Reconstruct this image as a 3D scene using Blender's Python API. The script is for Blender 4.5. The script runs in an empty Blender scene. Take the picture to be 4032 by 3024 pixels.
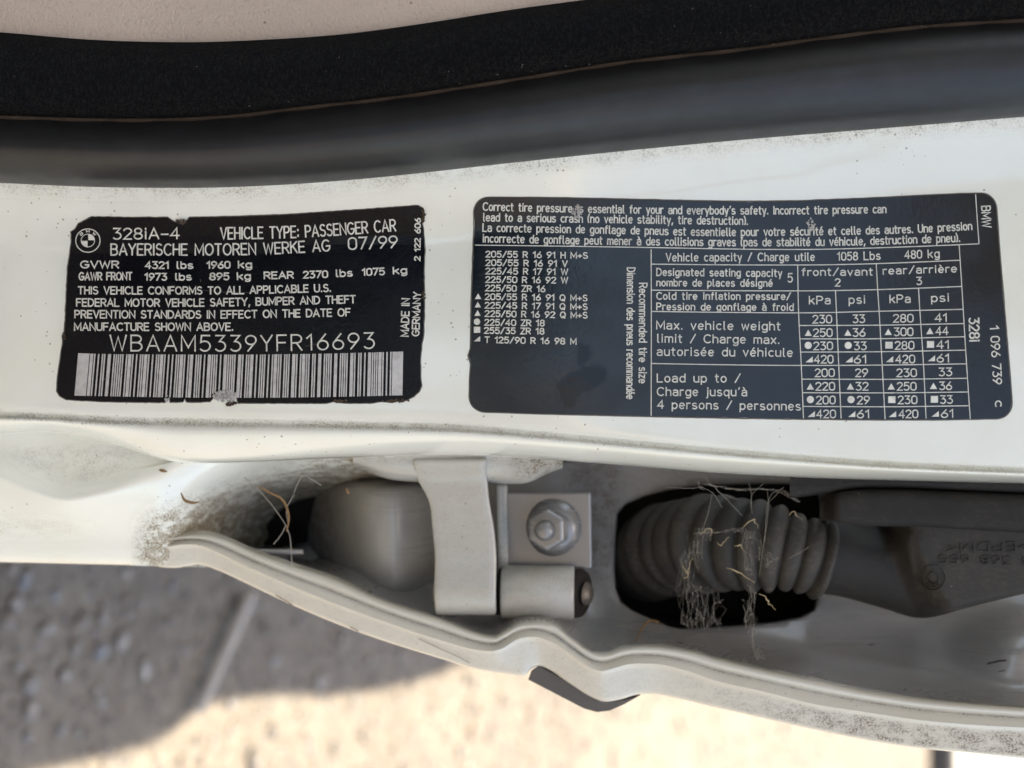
import bpy, bmesh, math, random
import numpy as np
from mathutils import Vector, Matrix, noise as mnoise
from mathutils.geometry import delaunay_2d_cdt
random.seed(7)
R = math.radians
sc = bpy.context.scene
col = sc.collection

# ------------------------------------------------------------------ camera
H = 0.65                                   # camera height above the ground
PITCH = R(20)
LENS = 52.0
T = 18.0 / LENS
D0 = 0.405                                 # distance to the labels
cs, sn = math.cos(PITCH), math.sin(PITCH)
CAM = Vector((0, 0, H))
U = Vector((0, sn, cs))                    # along the pillar (up)
V = Vector((-1, 0, 0))                     # towards the cabin
W = Vector((0, -cs, sn))                   # towards the viewer
cam_d = bpy.data.cameras.new('camera')
cam = bpy.data.objects.new('camera', cam_d); col.objects.link(cam)
cam_d.sensor_width = 36; cam_d.lens = LENS
cam_d.clip_start = 0.01; cam_d.clip_end = 500
cam.matrix_world = Matrix(((U.x, V.x, W.x, CAM.x), (U.y, V.y, W.y, CAM.y), (U.z, V.z, W.z, CAM.z), (0, 0, 0, 1)))
cam_d.dof.use_dof = True
cam_d.dof.focus_distance = 0.402
cam_d.dof.aperture_fstop = 10.0
sc.camera = cam

# ------------------------------------------------------------------ light
SUN_EL, SUN_AZ = R(78), R(270)             # azimuth clockwise from +Y
sd = Vector((math.cos(SUN_EL) * math.sin(SUN_AZ), math.cos(SUN_EL) * math.cos(SUN_AZ), math.sin(SUN_EL)))
w = bpy.data.worlds.new('World'); sc.world = w; w.use_nodes = True
nt = w.node_tree; nt.nodes.clear()
sky = nt.nodes.new('ShaderNodeTexSky'); sky.sky_type = 'NISHITA'; sky.sun_disc = False
sky.sun_elevation = SUN_EL; sky.sun_rotation = SUN_AZ
sky.air_density = 1.0; sky.dust_density = 2.5; sky.ozone_density = 1.0
bg = nt.nodes.new('ShaderNodeBackground'); bg.inputs['Strength'].default_value = 0.15
wo = nt.nodes.new('ShaderNodeOutputWorld')
nt.links.new(sky.outputs[0], bg.inputs[0]); nt.links.new(bg.outputs[0], wo.inputs[0])
sl = bpy.data.lights.new('sun', 'SUN'); sl.energy = 4.6; sl.angle = R(0.5); sl.color = (1, 0.95, 0.86)
so = bpy.data.objects.new('sun', sl); col.objects.link(so)
so.rotation_euler = sd.to_track_quat('Z', 'Y').to_euler()
so.location = (0, 0, 3)
vs = sc.view_settings
vs.view_transform = 'Standard'; vs.look = 'None'; vs.gamma = 1; vs.use_curve_mapping = False
vs.exposure = 1.87
vs.use_white_balance = True; vs.white_balance_temperature = 7750; vs.white_balance_tint = 8
sc.cycles.use_denoising = True
sc.cycles.max_bounces = 6

# ------------------------------------------------------------------ helpers
def P(px, py, dz=0.0):
    """photo measure (4032 wide) and height dz in mm above the label plane -> world point"""
    px, py, dz = float(px), float(py), float(dz)
    d = D0 - dz * 0.001
    return CAM + d * (((px - 2016) / 2016 * T) * U + ((1512 - py) / 2016 * T) * V - W)
def mpp(dz=0.0):                            # metres for one photo pixel at that height
    return (D0 - dz * 0.001) * T / 2016
def crv(pts):
    xs = np.array([p[0] for p in pts], float); ys = np.array([p[1] for p in pts], float)
    d = np.diff(ys) / np.diff(xs)
    m = np.zeros_like(ys); m[0] = d[0]; m[-1] = d[-1]
    for i in range(1, len(xs) - 1):
        m[i] = 0 if d[i - 1] * d[i] < 0 else (d[i - 1] + d[i]) / 2
    def f(x):
        if x <= xs[0]: return ys[0] + m[0] * (x - xs[0])
        if x >= xs[-1]: return ys[-1] + m[-1] * (x - xs[-1])
        i = int(np.searchsorted(xs, x) - 1); i = max(0, min(i, len(xs) - 2))
        h = xs[i + 1] - xs[i]; t = (x - xs[i]) / h
        return float((2*t**3-3*t**2+1)*ys[i] + (t**3-2*t**2+t)*h*m[i] + (-2*t**3+3*t**2)*ys[i+1] + (t**3-t**2)*h*m[i+1])
    return f
def smooth(a, b, x):
    t = max(0.0, min(1.0, (x - a) / (b - a))) if a != b else 0
    return t * t * (3 - 2 * t)
def gauss(x, s): return math.exp(-(x / s) ** 2)

def tag(o, label=None, cat=None, group=None, kind=None):
    if label: o['label'] = label
    if cat: o['category'] = cat
    if group: o['group'] = group
    if kind: o['kind'] = kind
    return o
def thing(name, label, cat, at, group=None):
    o = bpy.data.objects.new(name, None); col.objects.link(o)
    o.empty_display_size = 0.02; o.location = at
    return tag(o, label, cat, group)
def org(parent):
    o = Vector((0, 0, 0))
    while parent is not None:
        o = o + parent.location; parent = parent.parent
    return o
def mesh(name, verts, faces, mat, parent=None, smooth_=True, origin=None, attr=None):
    base = org(parent)
    loc = Vector(origin) - base if origin is not None else Vector((0, 0, 0))
    off = base + loc
    me = bpy.data.meshes.new(name)
    me.from_pydata([tuple(Vector(v) - off) for v in verts], [], faces)
    if smooth_: me.polygons.foreach_set('use_smooth', [True] * len(me.polygons))
    for k, vals in (attr or {}).items():
        a = me.attributes.new(k, 'FLOAT', 'POINT'); a.data.foreach_set('value', [float(q) for q in vals])
    me.materials.append(mat); me.update()
    bm = bmesh.new(); bm.from_mesh(me); bmesh.ops.recalc_face_normals(bm, faces=bm.faces); bm.to_mesh(me); bm.free()
    o = bpy.data.objects.new(name, me); col.objects.link(o)
    o.parent = parent; o.location = loc
    return o
def grid(rows):
    n = len(rows[0]); v = [p for r in rows for p in r]; f = []
    for i in range(len(rows) - 1):
        for j in range(n - 1):
            a = i * n + j; f.append((a, a + 1, a + n + 1, a + n))
    return v, f
def spline_rows(rows, sub):
    """rows: list of lists of tuples; Catmull-Rom between rows, sub steps each"""
    A = [np.array(r, float) for r in rows]; out = []
    for i in range(len(A) - 1):
        p0 = A[max(i - 1, 0)]; p1 = A[i]; p2 = A[i + 1]; p3 = A[min(i + 2, len(A) - 1)]
        for k in range(sub):
            t = k / sub
            out.append(0.5 * ((2 * p1) + (p2 - p0) * t + (2*p0 - 5*p1 + 4*p2 - p3) * t * t + (-p0 + 3*p1 - 3*p2 + p3) * t ** 3))
    out.append(A[-1]); return out
def loft(name, cols, rowfuncs, mat, parent, sub=4, attr=None, thick=0, origin=None):
    """rowfuncs: list of f(px)->(py,dz); one lofted sheet"""
    rows = [[(c,) + tuple(f(c)) for c in cols] for f in rowfuncs]
    rr = spline_rows(rows, sub)
    pts = [[P(*q) for q in r] for r in rr]
    v, f = grid(pts)
    at = None
    if attr:
        flat = [q for r in rr for q in r]
        at = {k: [g(*q) for q in flat] for k, g in attr.items()}
    o = mesh(name, v, f, mat, parent, attr=at, origin=origin)
    if thick:
        m = o.modifiers.new('sheet', 'SOLIDIFY'); m.thickness = thick; m.offset = 0
    return o
def tube(path, r, n=8, closed_ends=True, rad=None):
    """world points -> verts, faces"""
    pts = [Vector(p) for p in path]; v = []; f = []
    up = None
    for i, p in enumerate(pts):
        d = (pts[min(i + 1, len(pts) - 1)] - pts[max(i - 1, 0)]).normalized()
        if up is None:
            up = d.orthogonal().normalized()
        up = (up - d * up.dot(d)).normalized(); b = d.cross(up)
        rr = rad(i / (len(pts) - 1)) if rad else r
        for k in range(n):
            a = 2 * math.pi * k / n
            v.append(p + rr * (math.cos(a) * up + math.sin(a) * b))
    for i in range(len(pts) - 1):
        for k in range(n):
            f.append((i*n+k, i*n+(k+1) % n, (i+1)*n+(k+1) % n, (i+1)*n+k))
    if closed_ends:
        f.append(tuple(range(n))[::-1]); f.append(tuple((len(pts)-1)*n+k for k in range(n)))
    return v, f
def lathe(p0, axis, prof, n=40, up=None, phase=0.0):
    """prof: list of (along, radius)"""
    axis = Vector(axis).normalized(); u0 = (Vector(up) if up else axis.orthogonal()); u0 = (u0 - axis * u0.dot(axis)).normalized(); b = axis.cross(u0)
    v = []; f = []
    for (a, r) in prof:
        for k in range(n):
            t = 2 * math.pi * k / n + phase
            v.append(Vector(p0) + axis * a + r * (math.cos(t) * u0 + math.sin(t) * b))
    for i in range(len(prof) - 1):
        for k in range(n):
            f.append((i*n+k, i*n+(k+1) % n, (i+1)*n+(k+1) % n, (i+1)*n+k))
    f.append(tuple(range(n))[::-1]); f.append(tuple((len(prof)-1)*n+k for k in range(n)))
    return v, f
def bevel(o, w_, seg=2, ang=35):
    m = o.modifiers.new('bevel', 'BEVEL'); m.width = w_; m.segments = seg; m.limit_method = 'ANGLE'; m.angle_limit = R(ang)
def flat_prism(poly, front, back):
    """poly of (px,py); front/back dz functions"""
    n = len(poly)
    v = [P(x, y, front(x, y)) for x, y in poly] + [P(x, y, back(x, y)) for x, y in poly]
    f = [tuple(range(n)), tuple(range(2 * n - 1, n - 1, -1))] + [(i, (i + 1) % n, n + (i + 1) % n, n + i) for i in range(n)]
    return v, f
def inside(poly, x, y):
    c = False; j = len(poly) - 1
    for i in range(len(poly)):
        xi, yi = poly[i]; xj, yj = poly[j]
        if (yi > y) != (yj > y) and x < (xj - xi) * (y - yi) / (yj - yi) + xi: c = not c
        j = i
    return c
def cdt(outer, holes, step, jitter=0.0):
    loops = [outer] + holes; pts = []; edges = []
    for lp in loops:
        b = len(pts); pts += [Vector(p) for p in lp]
        edges += [(b + i, b + (i + 1) % len(lp)) for i in range(len(lp))]
    xs = [p[0] for p in outer]; ys = [p[1] for p in outer]
    x = min(xs) + step / 2
    def near(q):
        for lp in loops:
            for p in lp:
                if abs(p[0] - q[0]) < step * .4 and abs(p[1] - q[1]) < step * .4: return True
        return False
    while x < max(xs):
        y = min(ys) + step / 2
        while y < max(ys):
            q = (x + random.uniform(-jitter, jitter), y + random.uniform(-jitter, jitter))
            if inside(outer, *q) and not any(inside(h, *q) for h in holes) and not near(q): pts.append(Vector(q))
            y += step
        x += step
    v, e, f, *_ = delaunay_2d_cdt(pts, edges, [], 0, 1e-4)
    ff = []
    for t in f:
        cx = sum(v[i][0] for i in t) / 3; cy = sum(v[i][1] for i in t) / 3
        if inside(outer, cx, cy) and not any(inside(h, cx, cy) for h in holes): ff.append(tuple(t))
    return [(q[0], q[1]) for q in v], ff
def densify(poly, step):
    out = []
    for i in range(len(poly)):
        a = poly[i]; b = poly[(i + 1) % len(poly)]
        n = max(1, int(math.hypot(b[0] - a[0], b[1] - a[1]) / step))
        out += [(a[0] + (b[0] - a[0]) * k / n, a[1] + (b[1] - a[1]) * k / n) for k in range(n)]
    return out

# ------------------------------------------------------------------ materials
def mat(name, base, rough=0.5, metal=0.0, coat=0.0, spec=0.5, build=None, sheen=0.0):
    m = bpy.data.materials.new(name); m.use_nodes = True
    b = m.node_tree.nodes['Principled BSDF']
    b.inputs['Base Color'].default_value = (*base, 1); b.inputs['Roughness'].default_value = rough
    b.inputs['Metallic'].default_value = metal; b.inputs['Coat Weight'].default_value = coat
    b.inputs['Coat Roughness'].default_value = 0.06
    b.inputs['Specular IOR Level'].default_value = spec; b.inputs['Sheen Weight'].default_value = sheen
    if build: build(m.node_tree, b, base)
    return m
class N:
    def __init__(s, t): s.t = t; s.n = t.nodes; s.l = t.links
    def coord(s): return s.n.new('ShaderNodeNewGeometry').outputs['Position']
    def noise(s, scale, detail=4, rough=0.55, vec=None, stretch=None):
        v = vec or s.coord()
        if stretch:
            mp = s.n.new('ShaderNodeMapping'); mp.inputs['Scale'].default_value = stretch; s.l.new(v, mp.inputs[0]); v = mp.outputs[0]
        x = s.n.new('ShaderNodeTexNoise'); x.inputs['Scale'].default_value = scale; x.inputs['Detail'].default_value = detail; x.inputs['Roughness'].default_value = rough
        s.l.new(v, x.inputs['Vector']); return x.outputs['Fac']
    def voro(s, scale, rnd=1.0):
        x = s.n.new('ShaderNodeTexVoronoi'); x.inputs['Scale'].default_value = scale; x.inputs['Randomness'].default_value = rnd
        s.l.new(s.coord(), x.inputs['Vector']); return x
    def math(s, op, a, b=None, clamp=False):
        x = s.n.new('ShaderNodeMath'); x.operation = op; x.use_clamp = clamp
        for i, q in enumerate((a, b)):
            if q is None: continue
            if isinstance(q, (int, float)): x.inputs[i].default_value = q
            else: s.l.new(q, x.inputs[i])
        return x.outputs[0]
    def ramp(s, fac, a, b, lo=0.0, hi=1.0):
        x = s.n.new('ShaderNodeMapRange'); x.interpolation_type = 'SMOOTHSTEP'
        s.l.new(fac, x.inputs[0]); x.inputs[1].default_value = a; x.inputs[2].default_value = b; x.inputs[3].default_value = lo; x.inputs[4].default_value = hi
        return x.outputs[0]
    def mix(s, fac, a, b):
        x = s.n.new('ShaderNodeMix'); x.data_type = 'RGBA'
        if isinstance(fac, (int, float)): x.inputs[0].default_value = fac
        else: s.l.new(fac, x.inputs[0])
        for i, q in ((6, a), (7, b)):
            if isinstance(q, tuple): x.inputs[i].default_value = (*q, 1)
            else: s.l.new(q, x.inputs[i])
        return x.outputs[2]
    def attr(s, name):
        x = s.n.new('ShaderNodeAttribute'); x.attribute_name = name; return x.outputs['Fac']
    def bump(s, h, strength, dist, bsdf):
        x = s.n.new('ShaderNodeBump'); x.inputs['Strength'].default_value = strength; x.inputs['Distance'].default_value = dist
        s.l.new(h, x.inputs['Height']); s.l.new(x.outputs[0], bsdf.inputs['Normal'])
        return x.outputs[0]

def speck(n, scale, r0, r1, dens_lo, dens_hi):
    """scattered specks: radius varies by cell, thinned by noise"""
    v = n.voro(scale); c = n.n.new('ShaderNodeSeparateColor'); n.l.new(v.outputs['Color'], c.inputs[0])
    rad = n.math('ADD', n.math('MULTIPLY', n.math('POWER', c.outputs[0], 4.0), r1), r0)
    hit = n.ramp(n.math('SUBTRACT', rad, v.outputs['Distance']), 0.0, 0.1)
    keep = n.ramp(n.noise(scale * 0.035, 2), dens_lo, dens_hi)
    keep = n.math('GREATER_THAN', keep, c.outputs[1])
    return n.math('MULTIPLY', hit, keep)

def paint_build(dirt=1.0, warm=(0.24, 0.185, 0.115)):
    def b(t, bs, base):
        n = N(t)
        g = n.attr('grime_shade')  # carries dirt and, in the recesses, painted shade
        sp = n.math('MULTIPLY', speck(n, 900, 0.02, 0.34, 0.44, 0.72), 0.65 * dirt)
        sp2 = n.math('MULTIPLY', speck(n, 340, 0.0, 0.13, 0.52, 1.0), 0.65 * dirt)
        fine = n.ramp(n.noise(1900, 3, 0.6), 0.47, 0.60)
        clump = n.ramp(n.noise(330, 4, 0.7, stretch=(1, 0.6, 0.6)), 0.35, 0.62)
        gg = n.math('MULTIPLY', g, n.math('MULTIPLY', n.math('ADD', n.math('MULTIPLY', fine, 0.65), 0.22), n.math('ADD', n.math('MULTIPLY', clump, 0.85), 0.15)), clamp=True)
        haze = n.math('MULTIPLY', n.ramp(n.noise(28, 4, 0.6), 0.40, 0.75), 0.20 * dirt)
        c = n.mix(haze, base, tuple(q * k for q, k in zip(base, (0.80, 0.72, 0.55))))
        c = n.mix(gg, c, warm)
        c = n.mix(sp, c, (0.16, 0.12, 0.08)); c = n.mix(sp2, c, (0.09, 0.065, 0.045))
        t.links.new(c, bs.inputs['Base Color'])
        r = n.math('ADD', n.math('MULTIPLY', n.noise(300, 4, 0.7, stretch=(1, 0.06, 0.06)), 0.22), 0.10)
        r = n.math('ADD', r, n.math('MULTIPLY', g, 0.5), clamp=True)
        t.links.new(r, bs.inputs['Roughness'])
        cw = n.math('SUBTRACT', bs.inputs['Coat Weight'].default_value, n.math('MULTIPLY', g, 0.9), clamp=True)
        t.links.new(cw, bs.inputs['Coat Weight'])
        nb = n.bump(n.noise(420, 2), 0.03, 0.0006, bs)
        t.links.new(nb, bs.inputs['Coat Normal'])
    return b
M = {}
WHITE = (0.77, 0.775, 0.69)
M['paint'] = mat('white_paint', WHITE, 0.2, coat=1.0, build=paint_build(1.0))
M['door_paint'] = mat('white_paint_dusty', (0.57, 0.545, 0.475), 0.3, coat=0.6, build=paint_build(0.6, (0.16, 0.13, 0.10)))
M['pocket_paint'] = mat('beige_grey_pocket', (0.32, 0.305, 0.275), 0.4, coat=0.2, build=paint_build(0.5, (0.13, 0.10, 0.075)))  # beige grey base colour of the hinge pocket
M['pan_shade_paint'] = mat('white_paint_shade_darkened', (0.26, 0.25, 0.24), 0.35, coat=0.5, build=paint_build(0.5, (0.15, 0.115, 0.09)))  # same white paint, darkened to stand for the recess's shade
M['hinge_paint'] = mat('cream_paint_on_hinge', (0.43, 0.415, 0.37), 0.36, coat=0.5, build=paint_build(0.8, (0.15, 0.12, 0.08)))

def rubber_b(t, bs, base):
    n = N(t)
    c = n.mix(n.ramp(n.noise(90, 5, 0.65), 0.35, 0.75), base, tuple(q * 1.5 for q in base))
    c = n.mix(n.math('MULTIPLY', speck(n, 500, 0.02, 0.2, 0.5, 0.9), 0.5), c, (0.12, 0.10, 0.08))
    t.links.new(c, bs.inputs['Base Color'])
    t.links.new(n.ramp(n.noise(160, 5), 0.3, 0.7, 0.38, 0.46), bs.inputs['Roughness'])
    n.bump(n.noise(1500, 3), 0.12, 0.0004, bs)
M['rubber'] = mat('grey_black_rubber', (0.013, 0.013, 0.0135), 0.36, spec=0.5, build=rubber_b)
def felt_b(t, bs, base):
    n = N(t)
    a = n.ramp(n.noise(1400, 4, 0.75, stretch=(0.5, 1, 1)), 0.42, 0.75)
    c = n.mix(a, base, (0.020, 0.021, 0.020))
    c = n.mix(n.math('MULTIPLY', n.ramp(n.noise(900, 5, 0.8), 0.60, 0.74), 0.7), c, (0.07, 0.065, 0.055))
    t.links.new(c, bs.inputs['Base Color'])
    n.bump(n.noise(1300, 5, 0.8), 0.9, 0.002, bs)
M['felt'] = mat('black_flock', (0.004, 0.0045, 0.006), 1.0, spec=0.06, build=felt_b, sheen=0.04)
M['fibre'] = mat('grey_flock_fibre', (0.045, 0.040, 0.033), 1.0, spec=0.1)
M['lint'] = mat('pale_lint', (0.25, 0.23, 0.20), 0.9)
def trim_b(t, bs, base):
    n = N(t)
    c = n.mix(n.ramp(n.noise(20, 3), 0.3, 0.7), base, tuple(q * 0.88 for q in base))
    c = n.mix(n.ramp(n.noise(700, 4, 0.7), 0.52, 0.72, 0, 0.35), c, tuple(q * 0.55 for q in base))
    c = n.mix(n.math('MULTIPLY', speck(n, 420, 0.02, 0.24, 0.40, 0.85), 0.6), c, (0.12, 0.09, 0.07))
    t.links.new(c, bs.inputs['Base Color'])
    n.bump(n.noise(1100, 4, 0.6), 0.5, 0.0012, bs)
M['trim'] = mat('beige_vinyl', (0.66, 0.54, 0.44), 0.6, build=trim_b)
def dust_b(amount, tone=(0.10, 0.085, 0.065)):
    def b(t, bs, base):
        n = N(t)
        d = n.ramp(n.noise(900, 6, 0.8, stretch=(1, 0.45, 0.45)), 0.46, 0.64)
        e = n.ramp(n.noise(60, 4, 0.6), 0.3, 0.75)
        f = n.math('MULTIPLY', n.math('ADD', n.math('MULTIPLY', d, 0.75), 0.2), n.math('MULTIPLY', e, amount), clamp=True)
        c = n.mix(f, base, tone)
        c = n.mix(n.math('MULTIPLY', speck(n, 700, 0.02, 0.22, 0.45, 0.9), 0.6), c, (0.24, 0.21, 0.17))
        t.links.new(c, bs.inputs['Base Color'])
        t.links.new(n.math('ADD', n.math('MULTIPLY', f, 0.4), bs.inputs['Roughness'].default_value, clamp=True), bs.inputs['Roughness'])
        n.bump(n.noise(1500, 4, 0.7), 0.35, 0.0008, bs)
    return b
M['boot'] = mat('dusty_black_rubber', (0.022, 0.020, 0.018), 0.6, spec=0.35, build=dust_b(0.75, (0.085, 0.075, 0.06)))
M['bellows'] = mat('dust_coated_rubber_ribs', (0.026, 0.024, 0.021), 0.6, build=dust_b(1.0, (0.12, 0.10, 0.074)))
M['strip'] = mat('black_weatherstrip_rubber', (0.013, 0.012, 0.011), 0.62, spec=0.25, build=dust_b(0.6, (0.06, 0.053, 0.045)))
M['dark'] = mat('plain_near_black', (0.02, 0.017, 0.014), 0.9, spec=0.2)
M['liner'] = mat('shade_brown_liner', (0.07, 0.058, 0.048), 0.8, build=dust_b(0.8))
M['brown_dirt'] = mat('rust_brown_grit', (0.06, 0.038, 0.024), 0.95, build=dust_b(0.8, (0.13, 0.09, 0.06)))
M['pin'] = mat('greasy_steel', (0.16, 0.14, 0.12), 0.45, metal=0.6)
M['leaf_grey'] = mat('grey_coated_steel', (0.25, 0.245, 0.24), 0.34, metal=0.35, build=paint_build(0.5, (0.10, 0.085, 0.07)))

def label_b(smudge):
    def b(t, bs, base):
        n = N(t)
        c = n.mix(n.ramp(n.noise(120, 4, 0.7), 0.45, 0.8, 0, 0.35), base, (0.010, 0.011, 0.013))
        c = n.mix(n.math('MULTIPLY', speck(n, 650, 0.01, 0.14, 0.55, 1.0), 0.5), c, (0.16, 0.16, 0.15))
        t.links.new(c, bs.inputs['Base Color'])
        r = n.ramp(n.noise(70, 4, 0.6), 0.3, 0.75, 0.12, 0.26)
        r = n.math('SUBTRACT', r, n.math('MULTIPLY', n.attr('smudge'), 0.12), clamp=True)
        t.links.new(r, bs.inputs['Roughness'])
        t.links.new(n.math('MULTIPLY', n.math('SUBTRACT', 1.0, n.math('MULTIPLY', n.attr('smudge'), 0.42)), bs.inputs['Specular IOR Level'].default_value), bs.inputs['Specular IOR Level'])
        n.bump(n.noise(700, 3, 0.6), 0.05, 0.0006, bs)
    return b
M['label'] = mat('black_foil_label', (0.003, 0.0035, 0.006), 0.25, spec=0.16, build=label_b(0))
M['label2'] = mat('sky_tinted_black_foil_label', (0.004, 0.008, 0.013), 0.25, spec=0.42, build=label_b(1))  # blue sky reflection is put into this base colour
def ink_b(t, bs, base):
    n = N(t)
    t.links.new(n.mix(n.ramp(n.noise(500, 4, 0.6), 0.35, 0.7), base, tuple(q * 0.78 for q in base)), bs.inputs['Base Color'])
M['ink'] = mat('embossed_silver_lettering', (0.74, 0.72, 0.64), 0.42, metal=0.1, build=ink_b)
M['foil'] = mat('bare_silver_foil', (0.55, 0.535, 0.51), 0.42, metal=0.2, build=ink_b)
M['edge'] = mat('label_edge_grime', (0.13, 0.115, 0.095), 0.8)
M['scrape'] = mat('scraped_foil', (0.48, 0.46, 0.43), 0.6, build=dust_b(1.0, (0.16, 0.12, 0.09)))
M['web'] = mat('dusty_spider_silk', (0.30, 0.275, 0.23), 0.8)
M['husk'] = mat('pale_dry_husk', (0.42, 0.33, 0.19), 0.75, build=ink_b)
M['leaf'] = mat('dry_brown_scrap', (0.22, 0.125, 0.055), 0.8)
M['moulding'] = mat('grey_plastic_moulding', (0.085, 0.08, 0.076), 0.35)

def ground_b(t, bs, base):
    n = N(t)
    a = n.ramp(n.noise(9, 6, 0.7), 0.3, 0.7); b_ = n.ramp(n.noise(85, 5, 0.7), 0.35, 0.68)
    c = n.mix(a, base, (0.185, 0.163, 0.138)); c = n.mix(n.math('MULTIPLY', b_, 0.6), c, (0.10, 0.09, 0.085))
    v = n.voro(70); s = n.n.new('ShaderNodeSeparateColor'); n.l.new(v.outputs['Color'], s.inputs[0])
    c = n.mix(n.math('MULTIPLY', n.math('GREATER_THAN', s.outputs[0], 0.72), n.ramp(v.outputs['Distance'], 0.45, 0.25)), c, (0.20, 0.185, 0.17))
    t.links.new(c, bs.inputs['Base Color'])
    n.bump(n.math('ADD', b_, n.math('MULTIPLY', a, 2.0)), 0.5, 0.006, bs)
M['ground'] = mat('sandy_gravel', (0.25, 0.22, 0.185), 0.95, spec=0.2, build=ground_b)
def stone_b(t, bs, base):
    n = N(t)
    oi = n.n.new('ShaderNodeNewGeometry').outputs['Random Per Island']
    cr = n.n.new('ShaderNodeValToRGB'); n.l.new(oi, cr.inputs[0])
    e = cr.color_ramp.elements; e[0].color = (0.09, 0.085, 0.085, 1); e[1].color = (0.36, 0.34, 0.32, 1)
    for p_, c_ in ((0.3, (0.15, 0.14, 0.13)), (0.5, (0.21, 0.16, 0.13)), (0.7, (0.22, 0.22, 0.22)), (0.85, (0.18, 0.20, 0.24))):
        q = e.new(p_); q.color = (*c_, 1)
    t.links.new(n.mix(n.ramp(n.noise(160, 4), 0.3, 0.7), cr.outputs[0], (0.18, 0.16, 0.145)), bs.inputs['Base Color'])
M['stone'] = mat('mixed_pebble', (0.3, 0.28, 0.26), 0.85, build=stone_b)
M['stick'] = mat('weathered_stick', (0.36, 0.34, 0.33), 0.8)
M['kerb'] = mat('dark_kerb', (0.035, 0.033, 0.035), 0.8)
M['pave'] = mat('pale_concrete', (0.45, 0.42, 0.38), 0.9, build=ink_b)
M['carroof'] = mat('white_roof_paint', (0.7, 0.7, 0.66), 0.25, coat=1.0)
M['blue'] = mat('pale_blue_plastic', (0.45, 0.55, 0.75), 0.5)

# ------------------------------------------------------------------ measured curves
seal_y = crv([(-600, 690), (0, 720), (365, 736), (730, 740), (1094, 729), (1458, 702), (2016, 642), (2472, 594), (2927, 551), (3474, 506), (4032, 460), (4600, 415)])
felt_y = crv([(-600, 445), (0, 463), (365, 474), (640, 474), (911, 460), (1185, 428), (1549, 387), (2016, 317), (2472, 246), (2927, 196), (3292, 146), (3657, 105), (4032, 82), (4600, 50)])
trim_y = crv([(-600, 100), (0, 137), (365, 166), (729, 175), (1094, 162), (1367, 141), (1640, 105), (2016, 46), (2290, 9), (2700, -45), (4032, -190), (4600, -240)])
sil_y = crv([(-600, 1712), (0, 1710), (163, 1703), (325, 1726), (488, 1764), (651, 1813), (773, 1825), (976, 1820), (1302, 1805), (1800, 1793), (2042, 1803), (2314, 1822), (2842, 1865), (3222, 1883), (3500, 1891), (4032, 1904), (4600, 1915)])
groove_y = crv([(-600, 1610), (0, 1634), (488, 1655), (976, 1663), (1383, 1672), (1800, 1686), (2300, 1728), (2680, 1764), (3060, 1797), (3500, 1830), (4032, 1855), (4600, 1880)])
c1 = crv([(579, 2135), (651, 2117), (723, 2105), (796, 2103), (868, 2117), (1013, 2179), (1157, 2229), (1302, 2276), (1500, 2362), (1717, 2433), (1880, 2493), (1945, 2504), (1988, 2482), (2042, 2455), (2108, 2447), (2178, 2461), (2259, 2520), (2325, 2564), (2379, 2569), (2449, 2550), (2531, 2542), (2708, 2562), (2809, 2590), (3011, 2638), (3213, 2678), (3414, 2719), (3616, 2749), (3818, 2769), (4032, 2784), (4600, 2810)])
c2 = crv([(579, 2153), (651, 2153), (723, 2144), (781, 2146), (868, 2179), (940, 2215), (1085, 2280), (1302, 2370), (1500, 2442), (1717, 2515), (1934, 2564), (1977, 2553), (2042, 2515), (2097, 2507), (2178, 2531), (2259, 2585), (2314, 2623), (2368, 2642), (2422, 2629), (2476, 2615), (2557, 2613), (2708, 2642), (2809, 2678), (3011, 2724), (3213, 2774), (3414, 2805), (3616, 2835), (3818, 2853), (4032, 2865), (4600, 2890)])
c3 = crv([(579, 2215), (615, 2229), (687, 2236), (781, 2223), (853, 2244), (940, 2283), (1085, 2352), (1230, 2417), (1374, 2475), (1519, 2526), (1717, 2588), (1880, 2636), (2000, 2655), (2062, 2662), (2093, 2633), (2123, 2623), (2163, 2638), (2244, 2693), (2325, 2744), (2385, 2764), (2446, 2754), (2506, 2736), (2567, 2734), (2658, 2749), (2809, 2784), (3011, 2830), (3213, 2875), (3414, 2915), (3616, 2946), (3818, 2966), (4032, 2986), (4600, 3015)])
base = lambda px: (px - 2016) / 4032 * 14
fl = crv([(500, -46), (1200, -40), (2016, -33), (3000, -26), (4032, -20), (4600, -17)])     # height of the door's folded edge

def pil(px, py):
    """height of the pillar face (mm)"""
    s = seal_y(px); g = groove_y(px)
    z = base(px)
    t = (py - s) / 270
    if t < 1: z += 4.5 * (1 - t) ** 2
    z += 0.8 * math.sin((px - 300) / 1300.0) - 0.7 * gauss((px - 1750), 260) * smooth(s, s + 300, py)
    z -= 1.1 * gauss(py - g, 16)
    if px > 1950 and py < 760:
        k = smooth(1950, 2500, px)
        z += k * (0.10 * gauss(py - (655 - .006 * (px - 2016)), 7) + 0.08 * gauss(py - (668 + .03 * (px - 2016) - .000018 * (px - 2016) ** 2), 6))
    return z
def at_pillar(px, py, h=0): return P(px, py, pil(px, py) + h)
def lin(a, b, n): return [a + (b - a) * i / (n - 1) for i in range(n)]

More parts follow.
